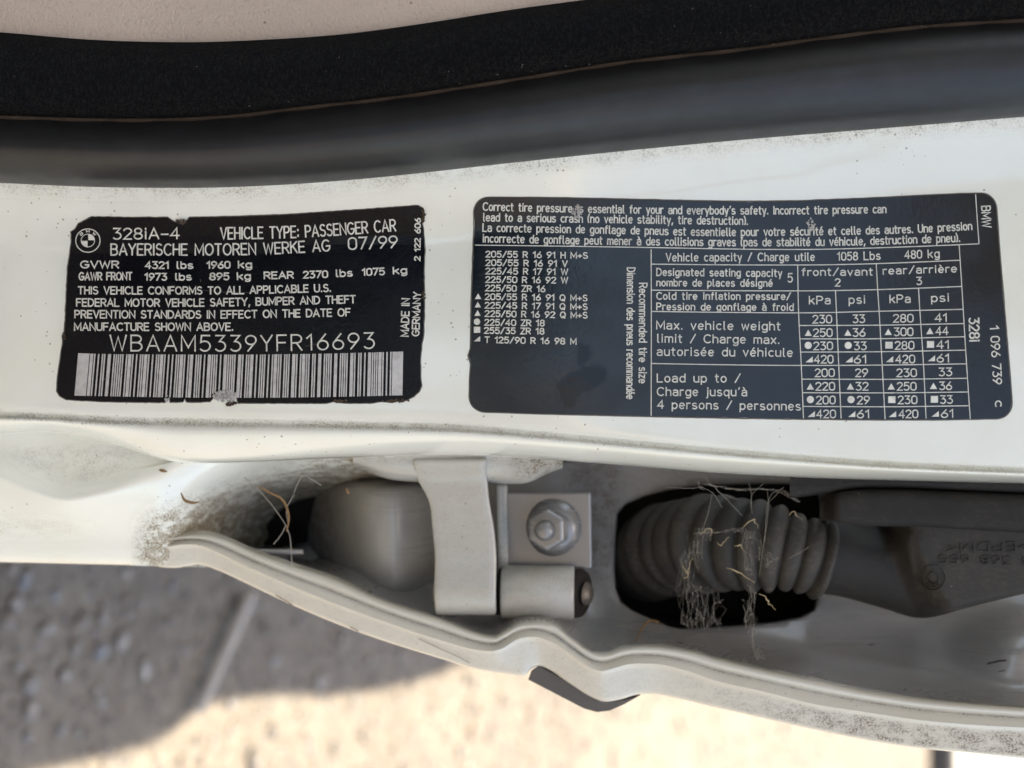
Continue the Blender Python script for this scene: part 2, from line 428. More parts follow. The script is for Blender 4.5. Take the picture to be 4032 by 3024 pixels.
# ================================================================== car body
body = thing('car_body', 'white painted car door pillar and sill that the labels and hinge are fixed to', 'car body', (-0.02, 0.36, 0.25))
cols = lin(-900, 4700, 190)
rows = []
for px in [0]:
    pass
def prow(k):
    def f(px):
        s = seal_y(px) - 40; g = groove_y(px)
        y = s + (g - s) * k
        return y, pil(px, y)
    return f
def lrow(s, dz, dy=0):
    def f(px):
        g = groove_y(px); e = sil_y(px)
        y = g + (e - g) * s + dy
        return y, base(px) + 0.8 * math.sin((px - 300) / 1300.0) + dz
    return f
prof = [prow(k) for k in (0, .06, .12, .2, .3, .42, .55, .68, .8, .9, .96, .985)]
prof += [lambda px: (groove_y(px), pil(px, groove_y(px)))]
prof += [lrow(.12, .2), lrow(.24, .5), lrow(.36, .0), lrow(.5, -1.6), lrow(.66, -4.2), lrow(.8, -7), lrow(.9, -9.6), lrow(.97, -12.6), lrow(1.0, -16.5), lrow(1, -22, -3), lrow(1, -28, -12), lrow(1, -36, -30)]
def grime_p(px, py, dz):
    g = groove_y(px); s = seal_y(px)
    left = 1.0 - 0.45 * smooth(1500, 2600, px)
    a = left * (0.85 * gauss(py - g, 15) + 0.35 * gauss(py - g - 12, 9))
    a += 0.75 * gauss(py - s, 42)
    return min(1.3, a) if dz > base(px) - 6 else 0.05
loft('pillar_panel', cols, prof, M['paint'], body, sub=5, attr={'grime_shade': grime_p})

# sill below the pillar (towards the ground), seen left of the door corner
scol = lin(-900, 1560, 120)
ridge = crv([(-900, 1700), (-300, 1790), (0, 1862), (150, 1925), (260, 1952), (400, 1930), (600, 1872), (800, 1828), (1000, 1812), (1450, 1805)])
deep = lambda px: 110 * smooth(610, 1330, px)
sill_rows = [
    lambda px: (sil_y(px) - 60, -26),
    lambda px: (sil_y(px) - 20, -30 - 1 * smooth(700, 500, px)),
    lambda px: (min(sil_y(px) + .45 * (ridge(px) - sil_y(px)), ridge(px) - 4), -29 - 3.2 * smooth(750, 150, px)),
    lambda px: (ridge(px) - 34, -28.6 - 1.5 * smooth(750, 150, px)),
    lambda px: (ridge(px) + 14, -28.3 - .15 * deep(px)),
    lambda px: (ridge(px) + .25 * (2110 - ridge(px)), -30 - .35 * deep(px)),
    lambda px: (ridge(px) + .55 * (2110 - ridge(px)), -34 - .75 * deep(px)),
    lambda px: (ridge(px) + .85 * (2110 - ridge(px)), -38.5 - deep(px)),
    lambda px: (2112, -40.5 - deep(px)),
    lambda px: (2135, -41.5 - deep(px) * 1.05),
    lambda px: (2180, -43 - deep(px) * 1.1),
    lambda px: (2203 + .012 * px, -45 - deep(px) * 1.1),
    lambda px: (2214 + .02 * px, -49 - deep(px) * .8),
    lambda px: (2214 + .02 * px, -60 - deep(px) * .6),
    lambda px: (2190 + .02 * px, -110),
]
def grime_shade_s(px, py, dz):
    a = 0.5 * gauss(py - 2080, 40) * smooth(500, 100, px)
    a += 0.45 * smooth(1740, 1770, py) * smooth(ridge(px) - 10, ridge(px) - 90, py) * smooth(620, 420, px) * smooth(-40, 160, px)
    a += 3.2 * smooth(490, 640, px) * smooth(-130, 70, py - (2095 - .34 * (px - 560)))  # brown dirt mixed with the hollow's shade, put into the colour
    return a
loft('sill_panel', scol, sill_rows, M['paint'], body, sub=5, attr={'grime_shade': grime_shade_s})

# dark sheet standing for the cavity's shade, and the shelf carrying the hinge strap
v, f = [], []
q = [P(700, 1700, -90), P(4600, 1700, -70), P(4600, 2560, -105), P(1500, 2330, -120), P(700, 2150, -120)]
mesh('dark_shade_backing', q, [(0, 1, 2, 3, 4)], M['dark'], body)
shelf_b = crv([(1340, 1830), (1420, 1850), (1520, 1885), (1640, 1898), (1900, 1900), (2010, 1905), (2080, 1900), (2150, 1868), (2240, 1835)])
loft('hinge_shelf', lin(1390, 2215, 60), [
    lambda px: (1770, -27), lambda px: (1800, -30), lambda px: (1800 + .55 * (shelf_b(px) - 1800), -32),
    lambda px: (shelf_b(px) - 12, -35), lambda px: (shelf_b(px), -41), lambda px: (shelf_b(px) - 6, -52), lambda px: (shelf_b(px) - 30, -70)],
    M['hinge_paint'], body, sub=4, attr={'grime_shade': lambda px, py, dz: 0.5 * gauss(py - 1810, 22) + 1.6 * smooth(1900, 2200, px)})  # browner right end stands for the shadow in the gap

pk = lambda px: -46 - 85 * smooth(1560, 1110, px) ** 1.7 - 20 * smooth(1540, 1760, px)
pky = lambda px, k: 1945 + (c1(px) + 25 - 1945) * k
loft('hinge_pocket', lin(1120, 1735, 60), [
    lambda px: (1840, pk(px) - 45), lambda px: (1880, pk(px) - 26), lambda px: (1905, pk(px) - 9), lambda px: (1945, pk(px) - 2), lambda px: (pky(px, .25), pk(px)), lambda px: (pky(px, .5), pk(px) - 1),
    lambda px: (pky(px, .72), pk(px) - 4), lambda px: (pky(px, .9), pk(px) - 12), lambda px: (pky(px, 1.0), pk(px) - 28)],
    M['pocket_paint'], body, sub=5, attr={'grime_shade': lambda px, py, dz: 0.15 + 1.4 * smooth(1420, 1220, px) + 0.6 * smooth(-190, -30, py - c1(px))})  # darkened left side and lower fold stand for shade

# unseen roof and far side shade the pillar; roof edge shaped by ground shadow
def slab(name, corners, th, m, parent, nx=10, ny=10, arch=0.0):
    a, b, c, d = [Vector(k) for k in corners]; rows_ = []
    for i in range(ny + 1):
        t = i / ny; r = []
        for j in range(nx + 1):
            s = j / nx
            p_ = (a * (1 - s) + b * s) * (1 - t) + (d * (1 - s) + c * s) * t
            p_.z += arch * (1 - (2 * s - 1) ** 2)
            r.append(p_)
        rows_.append(r)
    v_, f_ = grid(rows_)
    o = mesh(name, v_, f_, m, parent)
    md = o.modifiers.new('sheet', 'SOLIDIFY'); md.thickness = th; md.offset = 0
    return o
def on_ground(px, py):
    d = ((px - 2016) / 2016 * T) * U + ((1512 - py) / 2016 * T) * V - W
    return CAM + d * (H / -d.z)
ROOF_Z = 1.36
def to_roof(px, py):
    g = on_ground(px, py); return (g.x + sd.x / sd.z * ROOF_Z, g.y + sd.y / sd.z * ROOF_Z)
edge = [(-0.05, -0.9), (-0.04, 0.3)] + [to_roof(*q) for q in [(-150, 3110), (180, 3030), (450, 2975), (600, 2930), (700, 2868), (750, 2812), (850, 2768), (1000, 2745), (1150, 2742), (1300, 2745), (1500, 2718), (1700, 2665), (1850, 2600), (2100, 2520)]] + [(0.10, 2.2)]
edge[1] = (-0.035, 0.45)
rp = [(-1.35, -0.9)] + edge + [(-1.35, 2.2)]
rv, rf = cdt(rp, [], 0.12)
o = mesh('shadow_shaped_roof', [(x, y, ROOF_Z + 0.05 * (1 - ((x + .65) / .7) ** 2) if x < -.3 else ROOF_Z + 0.05 * (1 - ((-.3 + .65) / .7) ** 2) * smooth(-.1, -.3, x)) for x, y in rv], rf, M['carroof'], body)
# headlining colour underneath comes from the cabin parts below
slab('far_side_panel', [(-1.40, -0.9, 0.2), (-1.40, 2.2, 0.2), (-1.40, 2.2, 0.95), (-1.40, -0.9, 0.95)], 0.03, M['carroof'], body)
slab('unseen_dashboard', [(-1.38, -1.2, 0.3), (-0.06, -1.2, 0.3), (-0.06, -1.0, 0.9), (-1.38, -1.0, 0.9)], 0.05, M['dark'], body)  # unseen, added to block low light from the front
slab('floor_panel', [(-1.38, -0.9, 0.24), (-0.02, -0.9, 0.24), (-0.02, 2.2, 0.24), (-1.38, 2.2, 0.24)], 0.03, M['dark'], body)

# ================================================================== unseen open front door and seat, added to block light around the viewer
fdoor = thing('unseen_front_door', 'open white front car door swung wide beside the pillar', 'car door', (0.0, -1.0, 0.28))
dx_, dy_ = math.sin(R(62)), math.cos(R(62))
dp = lambda k, z, off=0: (0.0 + dx_ * k + dy_ * off, -1.0 + dy_ * k - dx_ * off, z)
slab('door_skin', [dp(0.02, .28), dp(1.0, .28), dp(1.0, .92), dp(0.02, .92)], 0.02, M['carroof'], fdoor)
slab('door_card', [dp(0.04, .30, -.05), dp(0.98, .30, -.05), dp(0.98, .92, -.05), dp(0.04, .92, -.05)], 0.03, M['trim'], fdoor)
v, f = tube([dp(.15, .92), dp(.50, 1.30), dp(.98, 1.32), dp(1.0, .92)], .02, 8); mesh('window_frame', v, f, M['dark'], fdoor)
seat = thing('unseen_front_seat', 'beige front seat on the cabin side of the pillar', 'seat', (-0.55, 0.0, 0.26))
slab('cushion', [(-.95, -.55, .50), (-.42, -.55, .50), (-.42, .02, .46), (-.95, .02, .46)], 0.14, M['trim'], seat)
slab('backrest', [(-.94, .02, .46), (-.43, .02, .46), (-.46, .30, 1.02), (-.90, .30, 1.02)], 0.12, M['trim'], seat)
slab('headrest', [(-.80, .30, 1.05), (-.55, .30, 1.05), (-.55, .34, 1.22), (-.80, .34, 1.22)], 0.09, M['trim'], seat)

# ================================================================== rear door
door = thing('rear_door', 'closed white rear car door seen along its folded front edge with a dark opening', 'car door', (0.07, 0.43, 0.30))
HOLE = [(2425, 2021), (2457, 1983), (2528, 1951), (2625, 1924), (2760, 1905), (3000, 1898), (3215, 1902), (3232, 1960), (3236, 2100), (3230, 2336), (3211, 2406), (3157, 2436), (3059, 2455), (2951, 2469), (2788, 2477), (2680, 2484), (2625, 2472), (2560, 2444), (2479, 2406), (2436, 2374), (2417, 2320), (2412, 2238), (2415, 2130)]
HOLE = densify(HOLE, 22)
def pan_dz(px, py):
    s = max(0.0, c1(px) - py)
    z = fl(px) - 1 - 40 * (1 - math.exp(-s / 105)) - 8 * smooth(150, 600, s)
    z += 16 * gauss(math.hypot((px - 4010) / 1.5, py - 2560), 150)
    z -= 75 * smooth(1440, 1120, px) * smooth(0, 60, s)
    z += 2.5 * gauss(math.hypot(px - 2370, (py - 2150) / 3), 40)
    return z
pan_out = [(px, c1(px) - 4) for px in lin(1130, 4600, 150)] + [(4600, 2100), (4600, 1845), (3600, 1835), (2900, 1825), (2300, 1815), (1800, 1850), (1330, 1850), (1190, 1960)]
pv, pf = cdt(pan_out, [HOLE], 26)
n0 = len(pv)
V3 = [P(x, y, pan_dz(x, y)) for x, y in pv]
idx = {(round(x, 2), round(y, 2)): i for i, (x, y) in enumerate(pv)}
F3 = list(pf)
gr = [0.15 + 0.75 * smooth(2200, 2280, x) * smooth(2460, 2400, x) * smooth(2420, 2200, y) * 1.6 + 0.35 * smooth(2100, 1880, y) for x, y in pv]  # dirt and shade beside the opening, painted shade under the lip
# rolled rim of the opening
hl = [idx.get((round(x, 2), round(y, 2))) for x, y in HOLE]
if all(k is not None for k in hl):
    prev = hl
    cx = sum(p[0] for p in HOLE) / len(HOLE); cy = sum(p[1] for p in HOLE) / len(HOLE)
    for (inset, drop) in ((5, 1.2), (8, 4), (8, 9), (4, 14)):
        ring = []
        for (x, y) in HOLE:
            d = math.hypot(cx - x, cy - y)
            X = x + (cx - x) / d * inset; Y = y + (cy - y) / d * inset
            ring.append(len(V3)); V3.append(P(X, Y, pan_dz(x, y) - drop)); gr.append(0.4)
        for i in range(len(ring)):
            j = (i + 1) % len(ring); F3.append((prev[i], prev[j], ring[j], ring[i]))
        prev = ring
lv, lf = [], []
for (inset, z_) in ((2, None), (2, -100), (40, -150)):
    for (x, y) in HOLE:
        d = math.hypot(cx - x, cy - y); lv.append(P(x + (cx - x) / d * inset, y + (cy - y) / d * inset, pan_dz(x, y) - 13 if z_ is None else z_))
nh = len(HOLE)
for i in range(2):
    lf += [(i * nh + k, i * nh + (k + 1) % nh, (i + 1) * nh + (k + 1) % nh, (i + 1) * nh + k) for k in range(nh)]
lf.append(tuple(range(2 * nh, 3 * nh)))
mesh('added_dark_liner', lv, lf, M['liner'], door)  # added liner hides the lit skin, its dark brown stands for shade
mesh('end_panel', V3, F3, M['pan_shade_paint'], door, attr={'grime_shade': gr})
fcols = lin(579, 4600, 420)
def frow(a, k, dz, dy=0):
    def f(px):
        A, B = (c1, c2) if a == 1 else (c2, c3)
        end = smooth(579, 640, px)
        return A(px) + (B(px) - A(px)) * k + dy, fl(px) + dz - 6 * (1 - end)
    return f
def grime_f(px, py, dz):
    a = smooth(c2(px) + 4, c2(px) + 30, py) * smooth(c3(px), c3(px) - 20, py) * (0.18 + 1.1 * smooth(2500, 3500, px))
    k = c1(px) + .52 * (c2(px) - c1(px))
    return a + 0.8 * gauss(py - k, 6) + 0.05
loft('hem_flange', fcols, [
    frow(1, 0, -6, -14), frow(1, 0, -1.2), frow(1, .12, .3), frow(1, .28, .9), frow(1, .42, .2), frow(1, .5, -1.0), frow(1, .56, -.8), frow(1, .75, .1),
    frow(1, .93, .9), frow(2, 0, 1.2), frow(2, .05, .9), frow(2, .15, .1), frow(2, .5, -1.2), frow(2, .85, -2.6), frow(2, .96, -3.6), frow(2, 1, -5.5), frow(2, 1, -9, -4), frow(2, 1, -14, -20)],
    M['door_paint'], door, sub=4, attr={'grime_shade': grime_f})
# outer skin runs rearwards from the folded edge
rows_ = []
for k in (0, .05, .2, .5, .9):
    rows_.append([P(px, c3(px) - 10, fl(px) - 8) + Vector((0.004 * min(1, k * 4), k, 0)) for px in lin(600, 4700, 120)])
v, f = grid(rows_)
mesh('outer_skin', v, f, M['carroof'], door)
# side moulding: end of the rub strip standing proud of the skin
poly = [(2080, 2676), (2092, 2640), (2112, 2626), (2132, 2628), (2260, 2698), (2395, 2766), (2470, 2754), (2520, 2738), (2460, 2772), (2400, 2798), (2350, 2804), (2300, 2790), (2180, 2728)]
v = [P(x, y, fl(x) - 7) for x, y in poly] + [P(x, y, fl(x) - 7) + Vector((0.003, 0.6, 0)) for x, y in poly]
n_ = len(poly)
o = mesh('side_moulding', v, [tuple(range(n_))] + [(i, (i + 1) % n_, n_ + (i + 1) % n_, n_ + i) for i in range(n_)], M['moulding'], door, smooth_=False)
# bright inner return edge seen in the dark gap
v, f = tube([P(x, 2172 + .006 * (x - 950), -52) for x in (950, 1000, 1100, 1195)], 0.0009, 8)
mesh('inner_return_edge', v, f, M['pan_shade_paint'], door)

# chips, scuffs and a sealer bead on the folded edge
def hem_surf(px, py, h=0):
    k = (py - c2(px)) / max(1, c3(px) - c2(px)); return P(px, py, fl(px) + (0.9 - 2.8 * max(0, min(1, k))) + h) if k > 0 else P(px, py, fl(px) + 1.0 + h)
CHIPS = [[(1085, -9), (1110, -6), (1150, -3)], [(1378, -8), (1410, -4)], [(1650, -52), (1720, -40), (1800, -30), (1850, -18)]]
CHIP_TODO = [[(x, c3(x) + dy) for x, dy in ch] for ch in CHIPS]
PAN_MARKS = [[(3889, 2613), (3910, 2608), (3938, 2602), (3960, 2600)], [(3930, 2645), (3955, 2640)], [(3420, 2540), (3440, 2536)], [(2665, 2528), (2690, 2532)]]

# ================================================================== hinge
hinge = thing('steel_hinge', 'cream painted steel door hinge with strap, barrel and flanged nut', 'hinge', P(2000, 2330, -70))
sL = crv([(1800, 1622), (1860, 1632), (1895, 1644), (1924, 1662), (1978, 1688), (2075, 1700), (2211, 1711), (2320, 1708), (2470, 1716)])
sR = crv([(1800, 1914), (1860, 1915), (1896, 1918), (1967, 1924), (2086, 1944), (2211, 1953), (2347, 1951), (2470, 1956)])
KY, KR = 2330, 92
def strap_pt(s, t):
    # s across 0..1, t down the strap (py up to the knuckle centre) then round the barrel
    if t <= 0.7:
        y = 1812 + (KY - 1812) * t / 0.7; dz = -33 - 1.5 * math.sin(math.pi * t / 0.7) + 4 * (1 - smooth(1812, 1900, y))
    else:
        a = (t - 0.7) / 0.3 * math.pi * 1.15
        r = KR * mpp(-40) * 1000
        y = KY + KR * math.sin(a); dz = -33 - r + r * math.cos(a)
    x = sL(y) + (sR(y) - sL(y)) * s
    return P(x, y, dz + 1.2 * (s - .5))
rows_ = [[strap_pt(s, t) for s in lin(0, 1, 9)] for t in lin(0, 1, 44)]
v, f = grid(rows_)
o = mesh('pillar_strap', v, f, M['hinge_paint'], hinge, attr={'grime_shade': [0.22] * len(v)})
md = o.modifiers.new('plate', 'SOLIDIFY'); md.thickness = 0.0028; md.offset = -1; bevel(o, 0.0007)
# barrel of the other leaf
def barrel(name, x0, x1, y, r, dz, m, parent, be=0.0008, slope=1.5):
    p0 = P(x0, y, dz); p1 = P(x1, y + 4, dz + slope); L = (p1 - p0).length; rr = r * mpp(dz)
    v_, f_ = lathe(p0, p1 - p0, [(0, rr - be), (be * .3, rr - be * .3), (be, rr), (L - be, rr), (L - be * .3, rr - be * .3), (L, rr - be)], 48)
    return mesh(name, v_, f_, m, parent, attr={'grime_shade': [0.30] * len(v_)})
barrel('barrel', 1975, 2262, 2330, 105, -47, M['hinge_paint'], hinge)
barrel('bushing', 1952, 1980, 2330, 88, -47, M['dark'], hinge)
barrel('end_collar', 2258, 2290, 2334, 96, -48, M['dark'], hinge)
barrel('hinge_pin', 2285, 2330, 2336, 48, -48, M['pin'], hinge, be=0.002)
ldz = lambda x, y: -50 + (x - 2150) / 340 * 3.5
v, f = flat_prism([(1990, 1936), (2328, 1938), (2332, 2240), (1990, 2240)], ldz, lambda x, y: ldz(x, y) - 4.5)
o = mesh('door_leaf', v, f, M['leaf_grey'], hinge, smooth_=False, attr={'grime_shade': [0.05] * 8}); bevel(o, 0.0008)
v, f = flat_prism([(1952, 1905), (1998, 1905), (2002, 2245), (1962, 2245)], lambda x, y: -50, lambda x, y: -58)
o = mesh('leaf_step', v, f, M['hinge_paint'], hinge, smooth_=False, attr={'grime_shade': [0.5] * 8}); bevel(o, 0.001)
nax = (W - 0.30 * U).normalized()
bp = P(2180, 2076, -50.5)
mp_ = mpp(-50)
v, f = lathe(bp, nax, [(0, 112*mp_), (.0008, 112*mp_), (.0016, 112*mp_), (.0030, 94*mp_), (.0040, 86*mp_)], 56)
nut = mesh('flanged_nut', v, f, M['leaf_grey'], hinge, attr={'grime_shade': [0.1] * len(v)})
v, f = lathe(bp + nax * .0028, nax, [(0, 84*mp_), (.0058, 84*mp_), (.0068, 76*mp_), (.0070, 50*mp_)], 6, up=U, phase=R(90))
o = mesh('hexagon', v, f, M['leaf_grey'], nut, smooth_=False, attr={'grime_shade': [0.1] * len(v)}); bevel(o, 0.0006, 3)
prof_s = [(0, 40*mp_), (.004, 40*mp_)]
for k in range(6):
    prof_s += [(.0062 + k * .0009, 40*mp_), (.00665 + k * .0009, 35*mp_)]
prof_s += [(.0118, 34*mp_), (.0124, 22*mp_), (.0126, 5*mp_)]
v, f = lathe(bp, nax, prof_s, 32)
mesh('stud', v, f, M['leaf_grey'], hinge, attr={'grime_shade': [0.15] * len(v)})

# ================================================================== wiring boot
boot = thing('wiring_boot', 'dusty black ribbed rubber wiring boot running from the door opening to its plug', 'rubber boot', P(3300, 2330, -60))
def cat(pts, n):
    A = [np.array(p, float) for p in pts]; A = [2 * A[0] - A[1]] + A + [2 * A[-1] - A[-2]]; out = []
    m = len(A) - 3
    for i in range(n):
        g = i / (n - 1) * m; k = min(int(g), m - 1); t = g - k
        p0, p1, p2, p3 = A[k:k+4]
        out.append(0.5 * (2*p1 + (p2-p0)*t + (2*p0-5*p1+4*p2-p3)*t*t + (-p0+3*p1-3*p2+p3)*t**3))
    return out
path = [(3258, 2212, -43), (3150, 2182, -43), (3030, 2157, -45), (2900, 2142, -50), (2780, 2138, -58), (2680, 2150, -69), (2600, 2175, -82), (2540, 2210, -98)]
pp = cat(path, 330)
RIBS = 13.0
def brad(t):
    R0 = (150 + 42 * smooth(.05, .5, t)) * mpp(-52)
    wv = abs(math.sin(math.pi * (t * RIBS + .15))) ** 0.42
    return R0 * (0.74 + 0.26 * wv) * (1 + .02 * math.sin(t * 57) + .015 * math.sin(t * 23 + 1))
v, f = tube([P(*q) for q in pp], 0.01, 44, True, brad)
mesh('bellows', v, f, M['bellows'], boot)
top_b = crv([(3225, 2052), (3300, 2040), (3400, 2046), (3500, 2058), (3560, 2062), (3746, 2068), (4032, 2085), (4600, 2120)])
bot_b = crv([(3225, 2338), (3290, 2345), (3400, 2373), (3500, 2402), (3590, 2430), (3640, 2434), (3700, 2424), (3800, 2396), (3900, 2370), (4032, 2338), (4600, 2200)])
def boot_dz(px, s):
    neck = -48 + 12 * math.sqrt(max(0, 1 - (2 * s - 1) ** 2 * 0.98))
    plate = -23 + (px - 3800) / 500 * 2 - 9 * smooth(.93, 1.0, s) * 0.4
    e = 3450 + 190 * s
    k = smooth(e - 30, e + 130, px)
    z = neck * (1 - k) + plate * k
    z -= 12 * gauss(math.hypot((px - 3470) / 85, (s - .06) / .16), 1.0)
    z += 1.8 * gauss((px - 3560 - 60 * s) / 18, 1) * smooth(.05, .12, s) * smooth(.62, .45, s)
    return z
rws = []
for s in [0, .01, .03] + lin(.06, .94, 34) + [.97, .99, 1.0]:
    rws.append([P(px, top_b(px) + (bot_b(px) - top_b(px)) * s, boot_dz(px, s)) for px in lin(3225, 4600, 130)])
rws.append([P(px, bot_b(px) - 2, boot_dz(px, 1) - 6) for px in lin(3225, 4600, 130)])
rws.append([P(px, bot_b(px) - 20, boot_dz(px, 1) - 14) for px in lin(3225, 4600, 130)])
v, f = grid(rws)
plug = mesh('plug', v, f, M['boot'], boot)

# ================================================================== dark weatherstrip under the lip
ws = thing('door_weatherstrip', 'black rubber weatherstrip tucked under the white lip above the wiring plug', 'weatherstrip', P(3700, 2090, -25))
cr_y = crv([(3262, 1940), (3373, 1925), (3513, 1923), (3700, 1930), (4032, 1944), (4600, 1965)])
lo_y = crv([(3262, 2049), (3373, 2067), (3466, 2072), (3600, 2074), (3746, 2081), (4032, 2098), (4600, 2130)])
wc = lin(3228, 4600, 94)
endf = lambda px: -14 * (1 - smooth(3235, 3300, px))
loft('upper_fin', lin(3110, 4600, 94), [lambda px: (1850, -19), lambda px: (1890, -19), lambda px: (cr_y(px) - 14, -19), lambda px: (cr_y(px) - 3, -21), lambda px: (cr_y(px) + 3, -27)], M['strip'], ws, sub=3)
loft('main_strip', wc, [lambda px: (cr_y(px) - 2, -26 + endf(px)), lambda px: (cr_y(px) + 4, -20 + endf(px)), lambda px: (cr_y(px) + 30, -17.5 + endf(px)), lambda px: (.5 * (cr_y(px) + lo_y(px)), -17 + endf(px)),
    lambda px: (lo_y(px) - 30, -17 + endf(px)), lambda px: (lo_y(px) - 5, -18.5 + endf(px)), lambda px: (lo_y(px), -23 + endf(px)), lambda px: (lo_y(px) - 6, -34 + endf(px))], M['strip'], ws, sub=4)

# ================================================================== seal and trim along the door opening
seal = thing('door_seal', 'black door opening seal with smooth rubber bulb and fuzzy flocked strip', 'door seal', P(2016, 700, 0))
fcol = lin(-900, 4700, 150)
def srow(s, dz):
    def f(px):
        a, b = felt_y(px), seal_y(px)
        return a + (b - a) * s, base(px) + dz
    return f
loft('rubber_bulb', fcol, [srow(-.06, 2), srow(-.02, 9), srow(.03, 12.5), srow(.13, 17), srow(.28, 20.5), srow(.46, 21.5), srow(.63, 19.8), srow(.78, 16.2), srow(.87, 13.2), srow(.94, 9.6), srow(.985, 6.6), srow(1.0, 4.2), srow(.97, 1)], M['rubber'], seal, sub=5)
def erow(s, dz):
    def f(px):
        a, b = trim_y(px), felt_y(px)
        return a + (b - a) * s, base(px) + dz
    return f
felt_o = loft('flocked_strip', fcol, [erow(-.10, 4), erow(-.02, 9), erow(.03, 12), erow(.12, 14.5), erow(.30, 15.5), erow(.55, 15.5), erow(.8, 14.5), erow(.94, 12.5), erow(1.0, 9)], M['felt'], seal, sub=5)
# short fibres standing off the flock
fv, ff = [], []
for k in range(9000):
    px = random.uniform(-60, 4090); s = random.betavariate(1.1, 1.1)
    a, b = trim_y(px), felt_y(px); py = a + (b - a) * s
    if py < -60: continue
    dz = base(px) + 14.8 * min(1, .82 + s * (1 - s) * 1.2)
    L = random.uniform(8, 26); an = random.uniform(0, 6.28)
    q0 = P(px, py, dz - .3); q1 = P(px + L * .5 * math.cos(an), py + L * .5 * math.sin(an), dz + random.uniform(.3, .9)); q2 = P(px + L * math.cos(an), py + L * math.sin(an), dz + random.uniform(.1, 1.1))
    wd = V.cross(W) * 0.00004 if abs(math.sin(an)) > .5 else V * 0.00004
    i = len(fv); fv += [q0 - wd, q0 + wd, q1 + wd, q1 - wd, q2]
    ff += [(i, i+1, i+2, i+3), (i+3, i+2, i+4)]
o = mesh('flock_fibres', fv, ff, M['fibre'], seal); o['kind'] = 'stuff'
lint_v, lint_f = [], []
for k in range(22):
    px = random.uniform(0, 4032); s = random.uniform(.25, .98) if k % 3 else random.uniform(.85, .99); a, b = trim_y(px), felt_y(px); py = a + (b - a) * s; dz = base(px) + 15.6
    an = random.uniform(0, 6.28); L = random.choice((3, 4, 5, 7)); c_, s_ = math.cos(an), math.sin(an); i = len(lint_v)
    lint_v += [P(px, py, dz), P(px + L * c_, py + L * s_, dz + .3), P(px + L * c_ - 2.5 * s_, py + L * s_ + 2.5 * c_, dz + .2), P(px - 2.5 * s_, py + 2.5 * c_, dz - .1)]
    lint_f.append((i, i+1, i+2, i+3))
o = mesh('lint_specks', lint_v, lint_f, M['lint'], seal); o['kind'] = 'stuff'
v, f = tube([P(px, felt_y(px) - 1, base(px) + 11.5 + .6 * math.sin(px / 37)) for px in lin(-800, 4600, 260)], 0.0006, 6, True)
mesh('grit_line', v, f, M['brown_dirt'], seal)
trim = thing('pillar_trim', 'beige grained vinyl pillar trim above the black seal', 'trim panel', P(1000, 150, 8))
loft('trim_skin', lin(-900, 3300, 100), [lambda px: (-900, base(px) - 6), lambda px: (-500, base(px) + 2), lambda px: (trim_y(px) - 330, base(px) + 7), lambda px: (trim_y(px) - 120, base(px) + 8.5), lambda px: (trim_y(px) - 20, base(px) + 8.5), lambda px: (trim_y(px) + 12, base(px) + 7), lambda px: (trim_y(px) + 30, base(px) + 2)], M['trim'], trim, sub=4)

